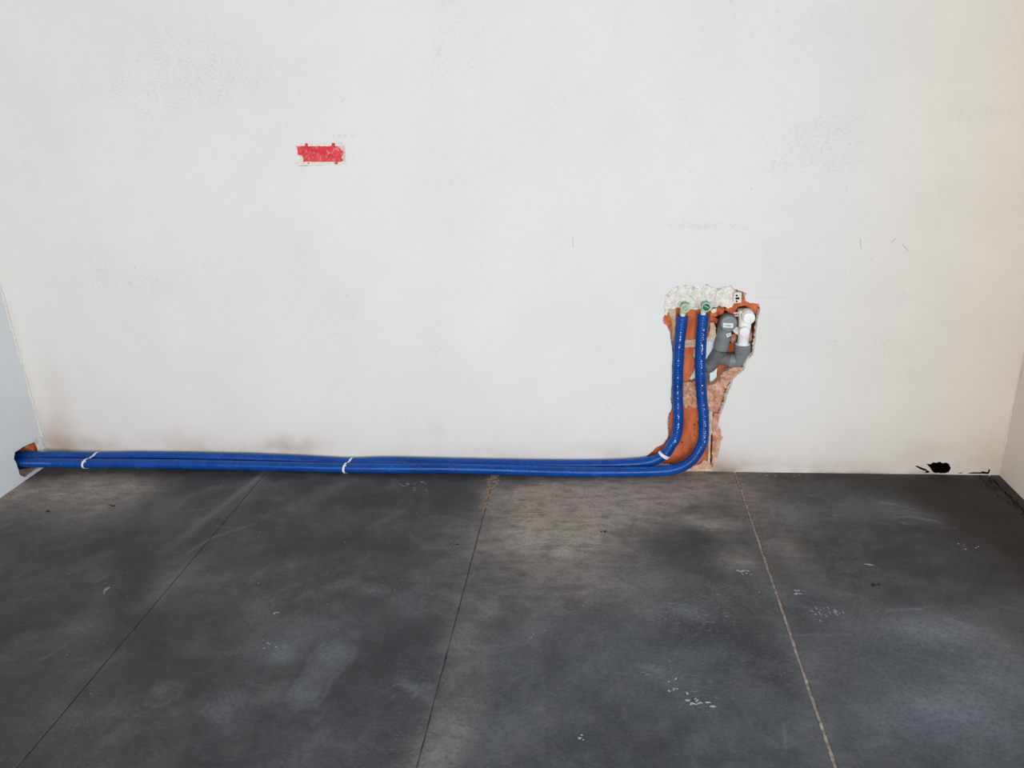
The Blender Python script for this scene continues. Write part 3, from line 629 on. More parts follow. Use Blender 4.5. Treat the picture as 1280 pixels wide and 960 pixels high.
piece('brick', [(z1, [(1075, 320), (1120, 312), (1132, 372), (1112, 440), (1100, 560), (1070, 640), (1050, 560), (1062, 430)])], .045, .10, M_brick_dk, seed=27, amp=.006)
piece('mortar', [(z1, [(1005, 640), (1040, 580), (1090, 560), (1085, 640), (1080, 710), (1062, 770), (1010, 800), (1000, 720)])], .048, .11, M_rubble, seed=28, amp=.006, nscale=50, grid=.004, flake=(.015, .004))
piece('mortar', [(z1, [(835, 630), (890, 610), (890, 690), (850, 720), (825, 690)])], .07, .11, M_rubble, seed=29, amp=.008)
piece('brick', [(z1, [(760, 800), (840, 690), (880, 700), (880, 830), (800, 830)])], .075, .11, M_brick, seed=30, amp=.003)
piece('plaster_lump', [(z2, [(850, 262), (900, 222), (962, 176), (972, 198), (948, 212), (930, 232), (905, 245), (885, 270), (862, 292), (850, 285)])], .002, .03, M_broken, seed=31, amp=.004)
# pencil scribbles, hairline cracks, thin scratches (slightly proud strokes)
def stroke(px_pts, w, name, label=None):
    V = []; Fc = []
    P = [W(*p, 0) for p in px_pts]
    for i in range(len(P) - 1):
        a, b = P[i], P[i + 1]; d = (b - a); d /= np.linalg.norm(d) + 1e-9; n = np.array([-d[2], 0, d[0]]) * w / 2; k = len(V)
        for q in (a + n, a - n, b - n, b + n): V.append((q[0], -.0005, q[2]))
        for q in (a + n, a - n, b - n, b + n): V.append((q[0], .001, q[2]))
        Fc += [(k, k+1, k+2, k+3), (k, k+4, k+5, k+1), (k+1, k+5, k+6, k+2), (k+2, k+6, k+7, k+3), (k+3, k+7, k+4, k)]
    return V, Fc
def strokes(name, lst, w, mat, label):
    o = mesh_obj(name, *merge([stroke(s, w, '') for s in lst]), mat, wall); o['label'] = label; o['kind'] = 'stuff'; return o
M_pencil2 = plain('faint_pencil', (0.60, 0.585, 0.555, 1), .9, .1, .08, 80, 0)
sc = [[(716, 297), (716.4, 309)], [(1114, 303), (1117, 300), (1119.5, 298)], [(1128, 305), (1131, 309), (1135, 313)], [(1076, 298), (1075, 303), (1076.5, 311)]]
strokes('scratch', sc, .0011, M_pencil, 'short dark scratches on the wall')
sc = [[(944, 372.5), (955, 372), (966, 372.8), (976, 372.2), (986, 373)]]
sc += [[(417, 166), (417, 172)], [(423, 171), (425, 168), (427, 170), (424, 172)], [(429, 170), (431, 168), (432, 171), (429, 171)], [(434, 167), (434, 171)], [(437, 168), (440, 168), (438, 171)], [(441, 170), (443, 168)]]
sc += [[(441, 193), (442, 197)], [(441, 199), (442, 202)], [(377, 212), (378, 217)], [(399, 205), (402, 206), (404, 205)], [(427, 128), (430, 124), (433, 122)]]
for k in range(9):
    x0 = 838 + k * 11 + rnd.uniform(-2, 2); y0 = 282 + rnd.uniform(-3, 3)
    if k in (6,): continue
    sc.append([(x0, y0), (x0 + 2.5, y0 + 3.5), (x0 + 5, y0 + 1.5), (x0 + 7, y0 - 1)])
cc = [(772 + 16 * math.cos(a), 402 + 15 * math.sin(a)) for a in np.linspace(0, 6.1, 22)]
strokes('pencil_marks', sc, .0010, M_pencil2, 'faint pencil scribbles and hairline cracks on the wall')
strokes('pencil_ring', [cc], .0007, plain('fainter_pencil', (0.70, 0.69, 0.665, 1), .9, .1, .05, 80, 0), 'faint pencil circle left of the niche')

# ------------------------------------------------------------------ other walls, ceiling
LH = [tuple(on(*z0(*p), 0, XL)[[1, 2]]) for p in [(150, 520), (138, 590), (165, 632), (185, 700), (200, 752)]]
LH += [(-.150, .012), (-.05, .012)] + [tuple(on(*z0(*p), 0, XL)[[1, 2]]) for p in [(415, 520), (400, 480), (385, 440), (355, 412), (310, 438), (250, 460)]]
LH = clampz(LH, .012)
def side_wall(name, x, sgn, hole, window, label):
    ys = sorted(set([0.0, YF] + list(np.arange(-.6, 0, .02)) + ([window[0], window[1]] if window else []) + list(np.arange(YF, -.6, .35))))
    zs = sorted(set([0.0, ZC] + list(np.arange(.02, .6, .02)) + ([window[2], window[3]] if window else []) + list(np.arange(.7, ZC, .3))))
    V = []; Fc = []; MI = []; ids = {}
    def g(a, b):
        if (a, b) not in ids: ids[(a, b)] = len(V); V.append((x, ys[a], zs[b]))
        return ids[(a, b)]
    reg = None
    if hole:
        A = np.array(hole); i0 = np.searchsorted(ys, A[:, 0].min()) - 2; i1 = min(len(ys) - 1, np.searchsorted(ys, A[:, 0].max()) + 1); j0 = 0; j1 = np.searchsorted(zs, A[:, 1].max()) + 2; reg = (i0, i1, j0, j1)
    for a in range(len(ys) - 1):
        for b in range(len(zs) - 1):
            if reg and reg[0] <= a < reg[1] and reg[2] <= b < reg[3]: continue
            if window:
                cy = (ys[a] + ys[a+1]) / 2; cz = (zs[b] + zs[b+1]) / 2
                if window[0] < cy < window[1] and window[2] < cz < window[3]: continue
            Fc.append((g(a, b), g(a + 1, b), g(a + 1, b + 1), g(a, b + 1))); MI.append(0)
    if hole:
        i0, i1, j0, j1 = reg; hl = jag(hole, .004, .0012, random.Random(8))
        per = [(i, j0) for i in range(i0, i1)] + [(i1, j) for j in range(j0, j1)] + [(i, j1) for i in range(i1, i0, -1)] + [(i0, j) for j in range(j1, j0, -1)]
        P = [(ys[k[0]], zs[k[1]]) for k in per] + [tuple(p) for p in hl]; n = len(per)
        vo, fo, ov = cdt(P, [list(range(n)), list(range(n, n + len(hl)))]); mp = []
        for q in range(len(vo)):
            s = [u for u in ov[q] if u < n]
            if s: mp.append(g(*per[s[0]]))
            else: mp.append(len(V)); V.append((x, vo[q][0], vo[q][1]))
        fs = [tuple(f) for f in fo if not inside(hl, vo[list(f)].mean(0)[:1], vo[list(f)].mean(0)[1:])[0]]
        for f in fs: Fc.append(tuple(mp[q] for q in f)); MI.append(0)
        bk = {}
        for a, b in boundary(fs):
            if any(u < n for u in ov[a]) and any(u < n for u in ov[b]): continue
            for q in (a, b):
                if q not in bk: bk[q] = (len(V), len(V) + 1); V.append((x + sgn * .012, vo[q][0], vo[q][1])); V.append((x + sgn * .14, vo[q][0], vo[q][1]))
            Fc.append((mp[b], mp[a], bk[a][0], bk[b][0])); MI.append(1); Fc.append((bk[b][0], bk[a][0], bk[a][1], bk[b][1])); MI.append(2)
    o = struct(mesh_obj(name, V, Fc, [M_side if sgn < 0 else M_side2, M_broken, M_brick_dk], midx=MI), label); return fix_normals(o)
wl = side_wall('wall_left', XL, -1, LH, None, 'white left wall with a broken hole where the blue pipes enter')
M_side2 = mat_wall('painted_plaster_warm_bounce', (0.800, 0.745, 0.675), False)  # warm bounce light mixed into the right wall's plaster colour
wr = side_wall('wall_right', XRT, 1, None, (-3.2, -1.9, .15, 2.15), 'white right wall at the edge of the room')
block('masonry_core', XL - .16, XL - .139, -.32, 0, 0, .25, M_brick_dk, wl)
def xpiece(name, pts, x0, x1, mat, **k):
    poly = [tuple(on(*z0(*p), 0, x0)[[1, 2]]) for p in pts]; poly = [(min(p[0], -.001), max(p[1], .004)) for p in poly]
    return slab(name, poly, x0, x1, mat, wl, axis='x', **k)
xpiece('brick', [(240, 470), (318, 440), (352, 415), (380, 445), (400, 480), (412, 520), (400, 560), (330, 560), (322, 500)], XL - .022, XL - .13, M_brick, seed=41, amp=.004)
M_grime = mat_mortar('grimy_mortar', (0.16, 0.115, 0.085, 1), (0.27, 0.20, 0.15, 1), .15)
xpiece('mortar', [(184, 700), (250, 688), (415, 688), (330, 722), (250, 765), (203, 768)], XL - .010, XL - .10, M_grime, seed=43, amp=.003)['label'] = 'grimy mortar under the pipes'
xpiece('plaster_lump', [(340, 395), (372, 378), (418, 372), (425, 420), (440, 460), (470, 500), (480, 540), (412, 540), (402, 480), (385, 440), (362, 414)], XL + .004, XL - .01, M_broken, seed=42, amp=.004)['label'] = 'white chipped plaster beside the hole'
# thin plaster beads where the walls meet
def bead(name, x, parent, zmax, seed, rad, label):
    P = []; r_ = random.Random(seed)
    for zz in np.arange(.06, zmax, .012): P.append((x + r_.uniform(-.0012, .0012), -.002 + r_.uniform(-.001, .001), zz))
    R = [rad * (.35 + 1.0 * vnoise(np.array([x]), np.array([p[2]]), 22, seed)[0]) for p in P]
    o = mesh_obj(name, *sweep(P, R, 6), M_broken, parent, smooth=True); o['label'] = label
bead('plaster_bead', XL + .002, wl, 1.0, 5, .0045, 'rough bead of plaster in the left corner')
bead('plaster_bead', XRT - .002, wr, .75, 6, .0022, 'thin bead of plaster in the right corner')
M_conc = plain('bare_concrete', (0.26, 0.25, 0.235, 1), .9, .2, .12, 8, .2)
block('wall_front', XL, -1.5, YF - .12, YF, 0, ZC, M_conc); struct(bpy.data.objects['wall_front'], 'bare concrete wall behind the camera with a doorway')
wf = bpy.data.objects['wall_front']
for a, b, c, d in ((.9, XRT, 0, ZC), (-1.5, .9, 2.35, ZC)): block('wall_panel', a, b, YF - .12, YF, c, d, M_conc, wf)
struct(block('ceiling', XL, XRT, YF - .12, .12, ZC, ZC + .1, M_conc), 'bare concrete ceiling above the frame')

# ------------------------------------------------------------------ red junction box
M_red = NT('red_plastic')
_n = M_red.noise(70, 5, .7, None, 1.2); _c = M_red.ramp(M_red.noise(25, 3), [(.35, (0.62, 0.020, 0.035, 1)), (.65, (0.74, 0.060, 0.075, 1))])
_c = M_red.mix(M_red.ramp(_n, [(.54, 0.), (.66, .72)]), _c, (0.80, 0.42, 0.42, 1)); M_red.bump(_n, .3, .001); M_red = M_red.done(_c, .6, .3)
M_pink = plain('plaster_over_red', (0.76, 0.56, 0.54, 1), .9, .1, .12, 90, .3)
cen = W(401, 193)
box = tag(empty('junction_box', (cen[0], 0.0, cen[2])), 'red plastic junction box cover plastered flush in the white wall', 'junction box')
def bpiece(name, pts, y0, y1, mat, label=None, **k):
    o = slab(name, WP(zb, pts, 0), y0, y1, mat, None, **k); put(o, box)
    if label: o['label'] = label
    return o
bpiece('lid', [(330, 236), (950, 236), (945, 330), (925, 450), (345, 455), (338, 330)], .0022, .018, M_red, seed=51, amp=.0009, grid=.004, jit=.0006)
for k, P in enumerate(([(440, 204), (480, 204), (480, 242), (442, 242)], [(800, 200), (838, 198), (842, 242), (795, 242)], [(830, 446), (882, 446), (876, 486), (836, 480)], [(474, 458), (502, 458), (500, 476), (476, 474)])):
    bpiece('tab', P, -.0016, .004, M_red, seed=52 + k, amp=.0004, grid=.004, jit=.0003)
bpiece('plaster_smear', [(322, 350), (360, 362), (395, 366), (412, 392), (412, 440), (424, 462), (322, 484)], -.0002, .003, M_broken, 'white plaster covering the lower left corner', seed=57, amp=.0006, grid=.004)
bpiece('plaster_smear', [(860, 232), (975, 232), (982, 470), (900, 476), (945, 430), (925, 395), (940, 365), (950, 325), (925, 285), (890, 262)], -.0002, .003, M_pink, 'pinkish plaster film on the right end', seed=58, amp=.0005, grid=.004)
bpiece('plaster_rim', [(306, 206), (440, 202), (480, 202), (795, 200), (850, 200), (992, 212), (985, 241), (318, 241)], -.0006, .004, M_broken, seed=59, amp=.0004, grid=.005)
bpiece('plaster_rim', [(306, 452), (470, 452), (505, 452), (830, 452), (880, 452), (992, 448), (992, 498), (700, 496), (306, 498)], -.0006, .004, M_broken, seed=60, amp=.0004, grid=.005)

# ------------------------------------------------------------------ blue pipes
def mat_blue():
    t = NT('blue_sleeve'); n = t.noise(9, 5, .6); f = t.noise(220, 2)
    c = t.ramp(n, [(.3, (0.001, 0.042, 0.24, 1)), (.7, (0.002, 0.074, 0.36, 1))])
    d = t.ramp(t.noise(24, 6, .7), [(.54, 0.), (.8, .30)]); c = t.mix(d, c, (0.07, 0.13, 0.32, 1))
    t.bump(f, .08, .001); return t.done(c, t.ramp(t.noise(24, 6, .7), [(.4, .14), (.75, .36)]), .32)
M_blue = mat_blue()
M_white = plain('white_print', (0.78, 0.80, 0.84, 1), .6, .3, .08, 60, 0)
M_neck = plain('pale_inner_pipe', (0.70, 0.74, 0.70, 1), .4, .4, .08, 60, 0)
M_strap = plain('white_tie', (0.82, 0.82, 0.80, 1), .5, .4, .05, 60, 0)
RH = .0200
def w3(px, py, y): return W(px, py, y)
FRONT = [w3(*z1(552, 425), -.004), w3(*z1(545, 520), -.004), w3(*z1(530, 700), -.004), w3(*z1(520, 940), -.004), w3(*z2(523, 150), -.004), w3(*z2(528, 300), -.005), w3(*z2(540, 480), -.008), w3(*z2(556, 640), -.014), w3(*z2(558, 780), -.022), w3(*z2(551, 880), -.03),
         w3(*z3(764, 318), -.045), w3(*z3(690, 430), -.053), w3(*z3(580, 506), -.058), w3(*z3(430, 546), -.062), w3(790, 589.8, -.064), w3(720, 589.8, -.064), w3(640, 587.6, -.064), w3(560, 585.6, -.062), w3(480, 585.2, -.062), w3(435, 584.8, -.060), w3(380, 583.6, -.062), w3(300, 581.8, -.063), w3(220, 580.2, -.065), w3(118, 579.2, -.072), w3(66, 578.6, -.090), w3(27, 578.2, -.128)]
REAR = [w3(*z1(346, 440), -.004), w3(*z1(335, 540), -.004), w3(*z1(315, 700), -.004), w3(*z1(301, 940), -.004), w3(*z2(299, 150), -.004), w3(*z2(296, 320), -.004), w3(*z2(297, 480), -.005), w3(*z2(303, 640), -.007), w3(*z2(297, 760), -.009), w3(*z2(272, 870), -.012),
        w3(*z3(478, 280), -.018), w3(*z3(415, 375), -.021), w3(*z3(300, 442), -.0225), w3(*z3(150, 470), -.0225), w3(770, 580.5, -.0225), w3(720, 581.2, -.0225), w3(640, 580.4, -.0225), w3(560, 578.8, -.0225), w3(480, 577.3, -.0225), w3(437, 578.3, -.0215), w3(380, 575.4, -.0225), w3(300, 572.4, -.0225), w3(180, 570.4, -.0230), w3(123, 571.2, -.030), w3(66, 570.6, -.046), w3(27, 570.8, -.086)]
endF = FRONT[-1] + np.array([-.13, -.02, .004]); endR = REAR[-1] + np.array([-.13, -.02, .004])
FRONT = [np.array([p[0], p[1], max(p[2], RH + .0012)]) for p in FRONT] + [endF]
REAR = [np.array([p[0], p[1], max(p[2], RH + .0012)]) for p in REAR] + [endR]
def hose(name, ctrl, label, seed):
    P = resample(ctrl, .0023); n = len(P); s = np.concatenate([[0], np.cumsum(np.linalg.norm(np.diff(P, axis=0), axis=1))])
    R = RH + .00050 * np.sin(s / .0092 * 2 * math.pi) + .0004 * (vnoise(s, s * 0, 9, seed) - .5)
    R[0] = RH * .93
    root = tag(empty(name, P[0]), label, 'pipe', 'blue sleeved pipes')
    o = mesh_obj('sleeve', *sweep(P, R, 22), M_blue); shade(o, 60); put(o, root)
    # inner pipe leaving the sleeve
    up = P[0] - P[6]; up /= np.linalg.norm(up)
    o = mesh_obj('inner_pipe', *sweep([P[0] - up * .005, P[0] + up * .004, P[0] + up * .0075, P[0] + up * .016], [.0095, .0095, .0105, .0105], 18), M_neck); shade(o); put(o, root); o['label'] = 'pale inner pipe leaving the blue sleeve'
    # worn white print: small broken marks running along the sleeve
    T, N, B = frames(P); r_ = random.Random(seed); V = []; Fc = []
    view = lambda p: (Vector(CAM) - Vector(p)).normalized()
    i = 22
    while s[i] < .50:
        p = P[i]; t = T[i]; outv = np.array([0.15 if seed == 1 else -.05, -1.0, .1]); outv = outv - t * outv.dot(t); outv /= np.linalg.norm(outv); sd = np.cross(t, outv)
        if r_.random() < .66:
            h = r_.uniform(.0008, .0026); w = r_.uniform(.0018, .0046); c = p + outv * (RH + .0008) + sd * r_.uniform(-.0015, .0015); k = len(V)
            for a, b in ((-1, -1), (1, -1), (1, 1), (-1, 1)): V.append(c + t * a * h + sd * b * w / 2)
            for a, b in ((-1, -1), (1, -1), (1, 1), (-1, 1)): V.append(c + t * a * h + sd * b * w / 2 - outv * .0014)
            Fc += [(k, k+1, k+2, k+3), (k, k+4, k+5, k+1), (k+1, k+5, k+6, k+2), (k+2, k+6, k+7, k+3), (k+3, k+7, k+4, k)]
        i += r_.choice((2, 3, 3, 4, 9))
    o = mesh_obj('print', V, Fc, M_white); put(o, root); fix_normals(o); o['kind'] = 'stuff'; o['label'] = 'worn white print along the pipe'
    return root, P
hF, PF = hose('blue_pipe', FRONT, 'front blue pipe, lying nearest the camera, rising on the right side of the niche', 1)
hR, PR = hose('blue_pipe', REAR, 'rear blue pipe, lying against the wall, rising on the left side of the niche', 2)

def tie(label, px, lean, width, group='white ties around the blue pipes', front_px=None):
    fx = W(px, 582, -.06)[0]
    fp = front_px or fx
    kF = min(range(len(PF)), key=lambda k: abs(PF[k][0] - fx) + (PF[k][2] > .2) * 9 + (0 if PF[k][2] < .15 else 9)); A = PF[kF]; tA = PF[min(kF + 3, len(PF) - 1)] - PF[kF - 3]; tA /= np.linalg.norm(tA)
    kR = min(range(len(PR)), key=lambda k: abs((PR[k] - A) @ tA) + (0 if PR[k][2] < .15 else 9)); Bp = PR[kR]
    ac = Bp - A; ac -= tA * (ac @ tA); d = np.linalg.norm(ac); ac /= d; upv = np.cross(tA, ac); upv = upv if upv[2] > 0 else -upv
    # outline round both pipes with a shallow dip between them
    pts = []; n = 48; off = RH + .0013
    for k in range(n):
        a = 2 * math.pi * k / n; dx, dy = math.cos(a), math.sin(a); best = 0
        for c in (-d / 2, d / 2):                  # ray from the middle to each circle
            disc = off * off - (c * dy) ** 2
            if disc >= 0: best = max(best, c * dx + math.sqrt(disc))
        best = max(best, off * .80); pts.append((dx * best, dy * best))
    mid = (A + Bp) / 2; mid = mid - tA * ((mid - A) @ tA); V = []; Fc = []
    for k, (u, v) in enumerate(pts):
        L = math.hypot(u, v)
        for w, th in ((-width/2, 0), (width/2, 0), (width/2, .0012), (-width/2, .0012)):
            V.append(mid + ac * u * (1 + th / L) + upv * v * (1 + th / L) + tA * (w * (.8 + .35 * vnoise(np.array([k * .21]), np.array([px * 1.]), 1, 3)[0]) - lean * u))
    for k in range(n):
        k2 = (k + 1) % n
        for j in range(4): j2 = (j + 1) % 4; Fc.append((4*k + j, 4*k2 + j, 4*k2 + j2, 4*k + j2))
    root = tag(empty('cable_tie', mid), label, 'tie', group)
    o = mesh_obj('strap', V, Fc, M_strap); put(o, root); fix_normals(o)
    h = A + upv * (RH + .002) * .0 - ac * (RH + .0025) * .55 + upv * (RH + .0025) * .83 + tA * (lean * d / 2); bm = bmesh.new(); bmesh.ops.create_cube(bm, size=1)
    bmesh.ops.scale(bm, vec=(width * 1.05, .006, .0035), verts=bm.verts); bmesh.ops.bevel(bm, geom=list(bm.edges), offset=.0008, segments=2)
    me = bpy.data.meshes.new('buckle'); bm.to_mesh(me); bm.free(); me.materials.append(M_strap); b = bpy.data.objects.new('buckle', me); COL.objects.link(b)
    nb = -ac * .55 + upv * .83; nb /= np.linalg.norm(nb); yb = np.cross(nb, tA); b.parent = root
    b.matrix_local = Matrix.Translation(Vector(h) - root.location) @ Matrix((tA, yb, nb)).transposed().to_4x4()
    return root
tie('leftmost white tie, around both blue pipes near the left corner', 116, .50, .0085)
tie('middle white tie, around both blue pipes on the straight floor run', 434.5, .32, .0080)

def tie_bend():
    A = W(*z3(372, 372), -.034); B_ = W(*z3(455, 468), -.052)
    k = min(range(len(PR)), key=lambda q: np.linalg.norm(np.array(PR[q])[[0, 2]] - ((A + B_) / 2)[[0, 2]])); c = PR[k]; t = PR[k + 3] - PR[k - 3]; t /= np.linalg.norm(t)
    u = np.array([0, -1., 0]); u -= t * u.dot(t); u /= np.linalg.norm(u); v = np.cross(t, u); n = 36; V = []; Fc = []; wd = .0135
    if v[2] < 0: v = -v
    for q in range(n):
        a = 2 * math.pi * q / n; e = math.cos(a) * u + math.sin(a) * v; ww = wd * (1.0 - .25 * math.sin(a))
        for w, th in ((-ww/2, .0012), (ww/2, .0012), (ww/2, .0026), (-ww/2, .0026)): V.append(c + e * (RH + th) + t * (w + .006 * math.sin(a)))
    for q in range(n):
        q2 = (q + 1) % n
        for j in range(4): Fc.append((4*q + j, 4*q2 + j, 4*q2 + (j+1) % 4, 4*q + (j+1) % 4))
    root = tag(empty('cable_tie', c), 'rightmost white tie, wide and flat at the bend below the niche', 'tie', 'white ties around the blue pipes'); o = mesh_obj('strap', V, Fc, M_strap); fix_normals(o); put(o, root)
tie_bend()

# ------------------------------------------------------------------ green outlets
M_green = plain('pale_green_plastic', (0.26, 0.52, 0.36, 1), .4, .5, .12, 60, 0)
M_green_rim = plain('light_green_rim', (0.50, 0.72, 0.52, 1), .4, .5, .08, 60, 0)
M_green_dk = plain('dark_green_plug', (0.006, 0.115, 0.055, 1), .35, .5, .1, 60, 0)
M_brass = plain('dusty_thread', (0.50, 0.47, 0.36, 1), .5, .4, .25, 150, .3)
def outlet(fx, fy, plugmat, label, pl, neck):
    c = W(*z1(fx, fy), -.030); root = tag(empty('pipe_outlet', c), label, 'fitting', 'green outlets at the pipe tops')
    R = .0165
    o = mesh_obj('body', *lathe(c, (0, 1, 0), [(.0, R * .84), (0, R * .97), (.0015, R), (.008, R), (.0095, R * .94), (.045, R * .94), (.046, R * .5)], 30), M_green); shade(o); put(o, root)
    # hollow mouth: ring + plug inside
    o = mesh_obj('rim', *lathe(c, (0, -1, 0), [(-.002, R * .98), (.0, R), (.0022, R * .97), (.0026, R * .90), (.0022, R * .80), (.0004, R * .78)], 30), M_green_rim); shade(o); put(o, root); o['label'] = 'light green rim'
    o = mesh_obj('plug', *lathe(c, (0, -1, 0), [(.0002, R * .79), (.0008, R * .78), (.0009, R * .5), (.0016, R * .48), (.0017, R * .12)], 26), plugmat); shade(o); put(o, root); o['label'] = pl
    bm = bmesh.new(); bmesh.ops.create_cube(bm, size=1); bmesh.ops.scale(bm, vec=(R * 1.1, .002, R * .22), verts=bm.verts); bmesh.ops.rotate(bm, matrix=Matrix.Rotation(.5, 3, 'Y'), verts=bm.verts); bmesh.ops.translate(bm, vec=Vector((0, -.0022, R * .15)), verts=bm.verts)
    me = bpy.data.meshes.new('plug_bar'); bm.to_mesh(me); bm.free(); me.materials.append(M_green); b = bpy.data.objects.new('plug_bar', me); COL.objects.link(b); b.parent = root
    o = mesh_obj('neck', *sweep([c + (0, .026, 0), c + (.0, .027, -.012), np.array(neck) + (0, 0, .012)], [.012, .0125, .0125], 18), M_green); shade(o); put(o, root)
outlet(374, 362, M_brass, 'pale green outlet with a dusty threaded plug, above the left rising pipe', 'dusty threaded plug', PR[0])
outlet(583, 352, M_green_dk, 'green outlet with a dark green plug, above the right rising pipe', 'dark green plug', PF[0])

# ------------------------------------------------------------------ grey drain pipe
M_grey = plain('grey_pvc', (0.215, 0.232, 0.238, 1), .42, .45, .10, 40, .05)
M_grey2 = plain('dusty_grey_pvc', (0.165, 0.165, 0.160, 1), .55, .35, .14, 40, .08)
M_label = plain('sticker_white', (0.80, 0.81, 0.82, 1), .5, .3, .03, 60, 0)
M_ink = plain('label_ink', (0.12, 0.13, 0.15, 1), .7, .2, .1, 60, 0)
capc = W(*z1(810, 520), -.030)
drain = tag(empty('drain_pipe', W(*z2(556, 330), .055)), 'grey plastic drain pipe with a sealed elbow and a branch, set in the broken niche', 'drain pipe')
RC = .0290
o = mesh_obj('cap', *lathe(capc, (0, 1, 0), [(-.001, RC * .5), (-.0005, RC * .88), (.0, RC * .95), (.003, RC), (.012, RC), (.0125, RC * .93)], 36), M_grey); shade(o); put(o, drain); cap_o = o; o['label'] = 'round grey end cap with a white sticker'
o = mesh_obj('socket', *lathe(capc + np.array((0, .0105, 0)), (0, 1, 0), [(0, RC * 1.06), (.004, RC * 1.09), (.012, RC * 1.09), (.014, RC * 1.0), (.048, RC * .98), (.058, RC * .8), (.064, RC * .4)], 36), M_grey2); shade(o); put(o, drain)
def tube(name, pts, radii, mat, step=.004, label=None, sides=28):
    P = resample(pts, step); s = np.concatenate([[0], np.cumsum(np.linalg.norm(np.diff(P, axis=0), axis=1))]); s /= s[-1]
    R = np.interp(s, [a for a, b in radii], [b for a, b in radii]); o = mesh_obj(name, *sweep(P, R, sides), mat); shade(o, 28); put(o, drain)
    if label: o['label'] = label
    return o
p_top = W(*z1(783, 500), .022); p_low = W(*z1(727, 768), .036)
tube('elbow', [p_top + (p_top - p_low) * .04, p_top, p_top * .5 + p_low * .5, p_low], [(0, .018), (.05, .0275), (.78, .0275), (.80, .0290), (.985, .0290), (1, .0265)], M_grey, .0015)
tube('branch_trunk', [p_low, W(*z1(668, 865), .050), W(*z1(600, 945), .056), W(*z2(560, 130), .058), W(*z2(556, 340), .058)], [(0, .0255), (.25, .0270), (.6, .0268), (.62, .0245), (1, .0245)], M_grey2, .003)
tube('branch', [W(*z1(650, 850), .056), W(*z1(720, 862), .052), W(*z1(800, 878), .047), W(*z1(850, 886), .044)], [(0, .0245), (.66, .0250), (.68, .0262), (.74, .0262), (.76, .0250), (1, .0250)], M_grey2, .002)
tube('branch_elbow', [W(*z1(818, 880), .046), W(*z1(838, 884), .044), W(*z1(893, 886), .040), W(*z1(930, 858), .034), W(*z1(942, 810), .031), W(*z1(946, 718), .027)], [(0, .0268), (.03, .0285), (.10, .0285), (.12, .0275), (.66, .0275), (.70, .0300), (.96, .0308), (.975, .0308), (1, .0285)], M_grey, .0016)
def quad_plate(name, poly, y, th, mat, parent_root, parent_obj=None, label=None):
    V = [(p[0], y, p[1]) for p in poly] + [(p[0], y + th, p[1]) for p in poly]; n = len(poly)
    Fc = [tuple(range(n))] + [(k, k + n, (k + 1) % n + n, (k + 1) % n) for k in range(n)]
    o = fix_normals(mesh_obj(name, V, Fc, mat)); put(o, parent_root)
    if parent_obj is not None: o.parent = parent_obj
    if label: o['label'] = label
    return o
yl = capc[1] - .0016
quad_plate('sticker', WP(z1, [(752, 508), (853, 514), (850, 560), (750, 554)], yl), yl, .0012, M_label, drain, cap_o)
q = [[(766 + i * 9, 527 + i * .5), (771 + i * 9, 527.3 + i * .5), (771 + i * 9, 543 + i * .5), (766 + i * 9, 542 + i * .5)] for i in range(8) if i != 1]
parts = []
for P in q:
    pp = WP(z1, P, yl - .0003); parts.append(([(a, yl - .0003, b) for a, b in pp], [(0, 1, 2, 3)]))
o = mesh_obj('print', *merge(parts), M_ink); put(o, drain); o.parent = cap_o; o['label'] = 'illegible dark print'; o['kind'] = 'stuff'
yl2 = p_top[1] * .5 + p_low[1] * .5 - .0300
quad_plate('sticker', WP(z1, [(782, 622), (828, 606), (834, 634), (790, 656)], yl2), yl2, .004, M_label, drain, None, 'small white sticker on the pipe')
parts = [([(a, yl2 - .0003, b) for a, b in WP(z1, P, yl2)], [(0, 1, 2, 3)]) for P in ([(793, 630), (808, 624), (810, 631), (795, 638)], [(812, 623), (824, 618), (826, 626), (814, 631)])]
o = mesh_obj('print', *merge(parts), M_ink); put(o, drain); o['label'] = 'illegible dark print'; o['kind'] = 'stuff'

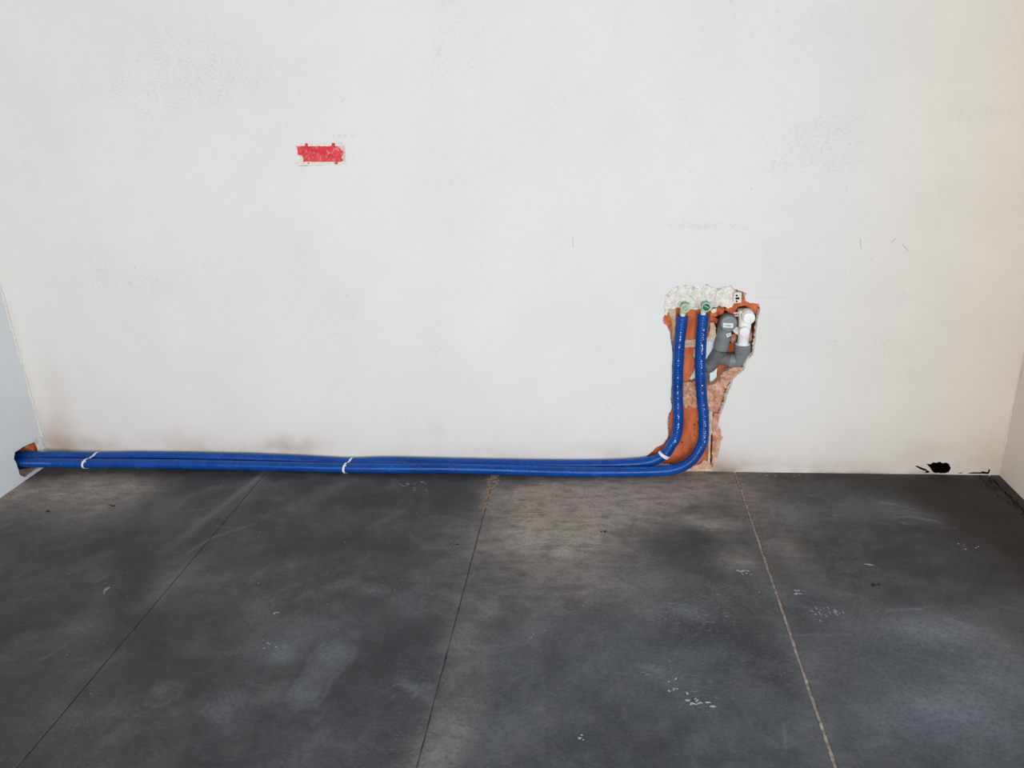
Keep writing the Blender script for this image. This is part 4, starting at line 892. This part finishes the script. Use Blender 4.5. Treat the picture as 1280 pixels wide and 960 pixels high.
# ------------------------------------------------------------------ white trap connector
M_wpl = plain('white_plastic', (0.90, 0.90, 0.89, 1), .35, .5, .03, 40, 0)
wc = W(*z1(946, 716), .024)
trap = tag(empty('trap_connector', wc), 'white plastic trap connector with two round caps, plugged into the grey elbow', 'fitting')
def loft(secs, mat, name):                          # rounded-square sections
    n = 32; V = []; Fc = []
    for c, hw, hd, e in secs:
        for k in range(n):
            a = 2 * math.pi * k / n; ca, sa = math.cos(a), math.sin(a); V.append((c[0] + hw * math.copysign(abs(ca) ** e, ca), c[1] + hd * math.copysign(abs(sa) ** e, sa), c[2]))
    for i in range(len(secs) - 1):
        for k in range(n): k2 = (k + 1) % n; Fc.append((i*n+k, i*n+k2, (i+1)*n+k2, (i+1)*n+k))
    Fc += [tuple(range(n - 1, -1, -1)), tuple((len(secs) - 1) * n + k for k in range(n))]
    o = mesh_obj(name, V, Fc, mat); shade(fix_normals(o), 40); return o
ct = W(*z1(972, 376), .004); cm = W(*z1(962, 560), .012); cb = W(*z1(946, 735), .026)
lerp = lambda a, b, t: a + (b - a) * t
put(loft([(cb, .0195, .0195, 1), (lerp(cb, cm, .5), .0198, .0198, .9), (lerp(cb, cm, .55), .0205, .020, .7), (cm, .0218, .021, .5), (lerp(cm, ct, .6), .0240, .022, .42), (lerp(cm, ct, .96), .0248, .0225, .40), (ct, .0235, .021, .4)], M_wpl, 'body'), trap)
o = mesh_obj('collar', *lathe(W(*z1(946, 722), .027), (0, 0, 1), [(0, .0225), (.0002, .0265), (.003, .0268), (.0045, .0255), (.0046, .0200)], 30), M_wpl); shade(o); put(o, trap)
c = W(*z1(1013, 466), -.060)
o = mesh_obj('cap', *lathe(c, (0, 1, 0), [(0, .016), (.0006, .0195), (.002, .0205), (.014, .0210), (.0145, .0190), (.017, .0190), (.0175, .0225), (.050, .0230)], 32), M_wpl); shade(o); put(o, trap); o['label'] = 'larger upper white cap'
c = W(*z1(966, 602), -.030)
o = mesh_obj('cap', *lathe(c, (0, 1, 0), [(0, .013), (.0006, .0165), (.002, .0175), (.012, .0178), (.0125, .0160), (.015, .0160), (.0155, .0185), (.030, .0185)], 32), M_wpl); shade(o); put(o, trap); o['label'] = 'smaller lower white cap'
for P in ([(856, 408), (912, 404), (912, 416), (858, 420)], [(862, 432), (912, 428), (912, 442), (864, 446)]):
    quad_plate('clip', WP(z1, P, .004), .004, .012, M_wpl, trap)
quad_plate('lug', WP(z1, [(848, 572), (872, 545), (905, 555), (905, 628), (878, 618), (852, 596)], .014), .014, .01, M_wpl, trap)
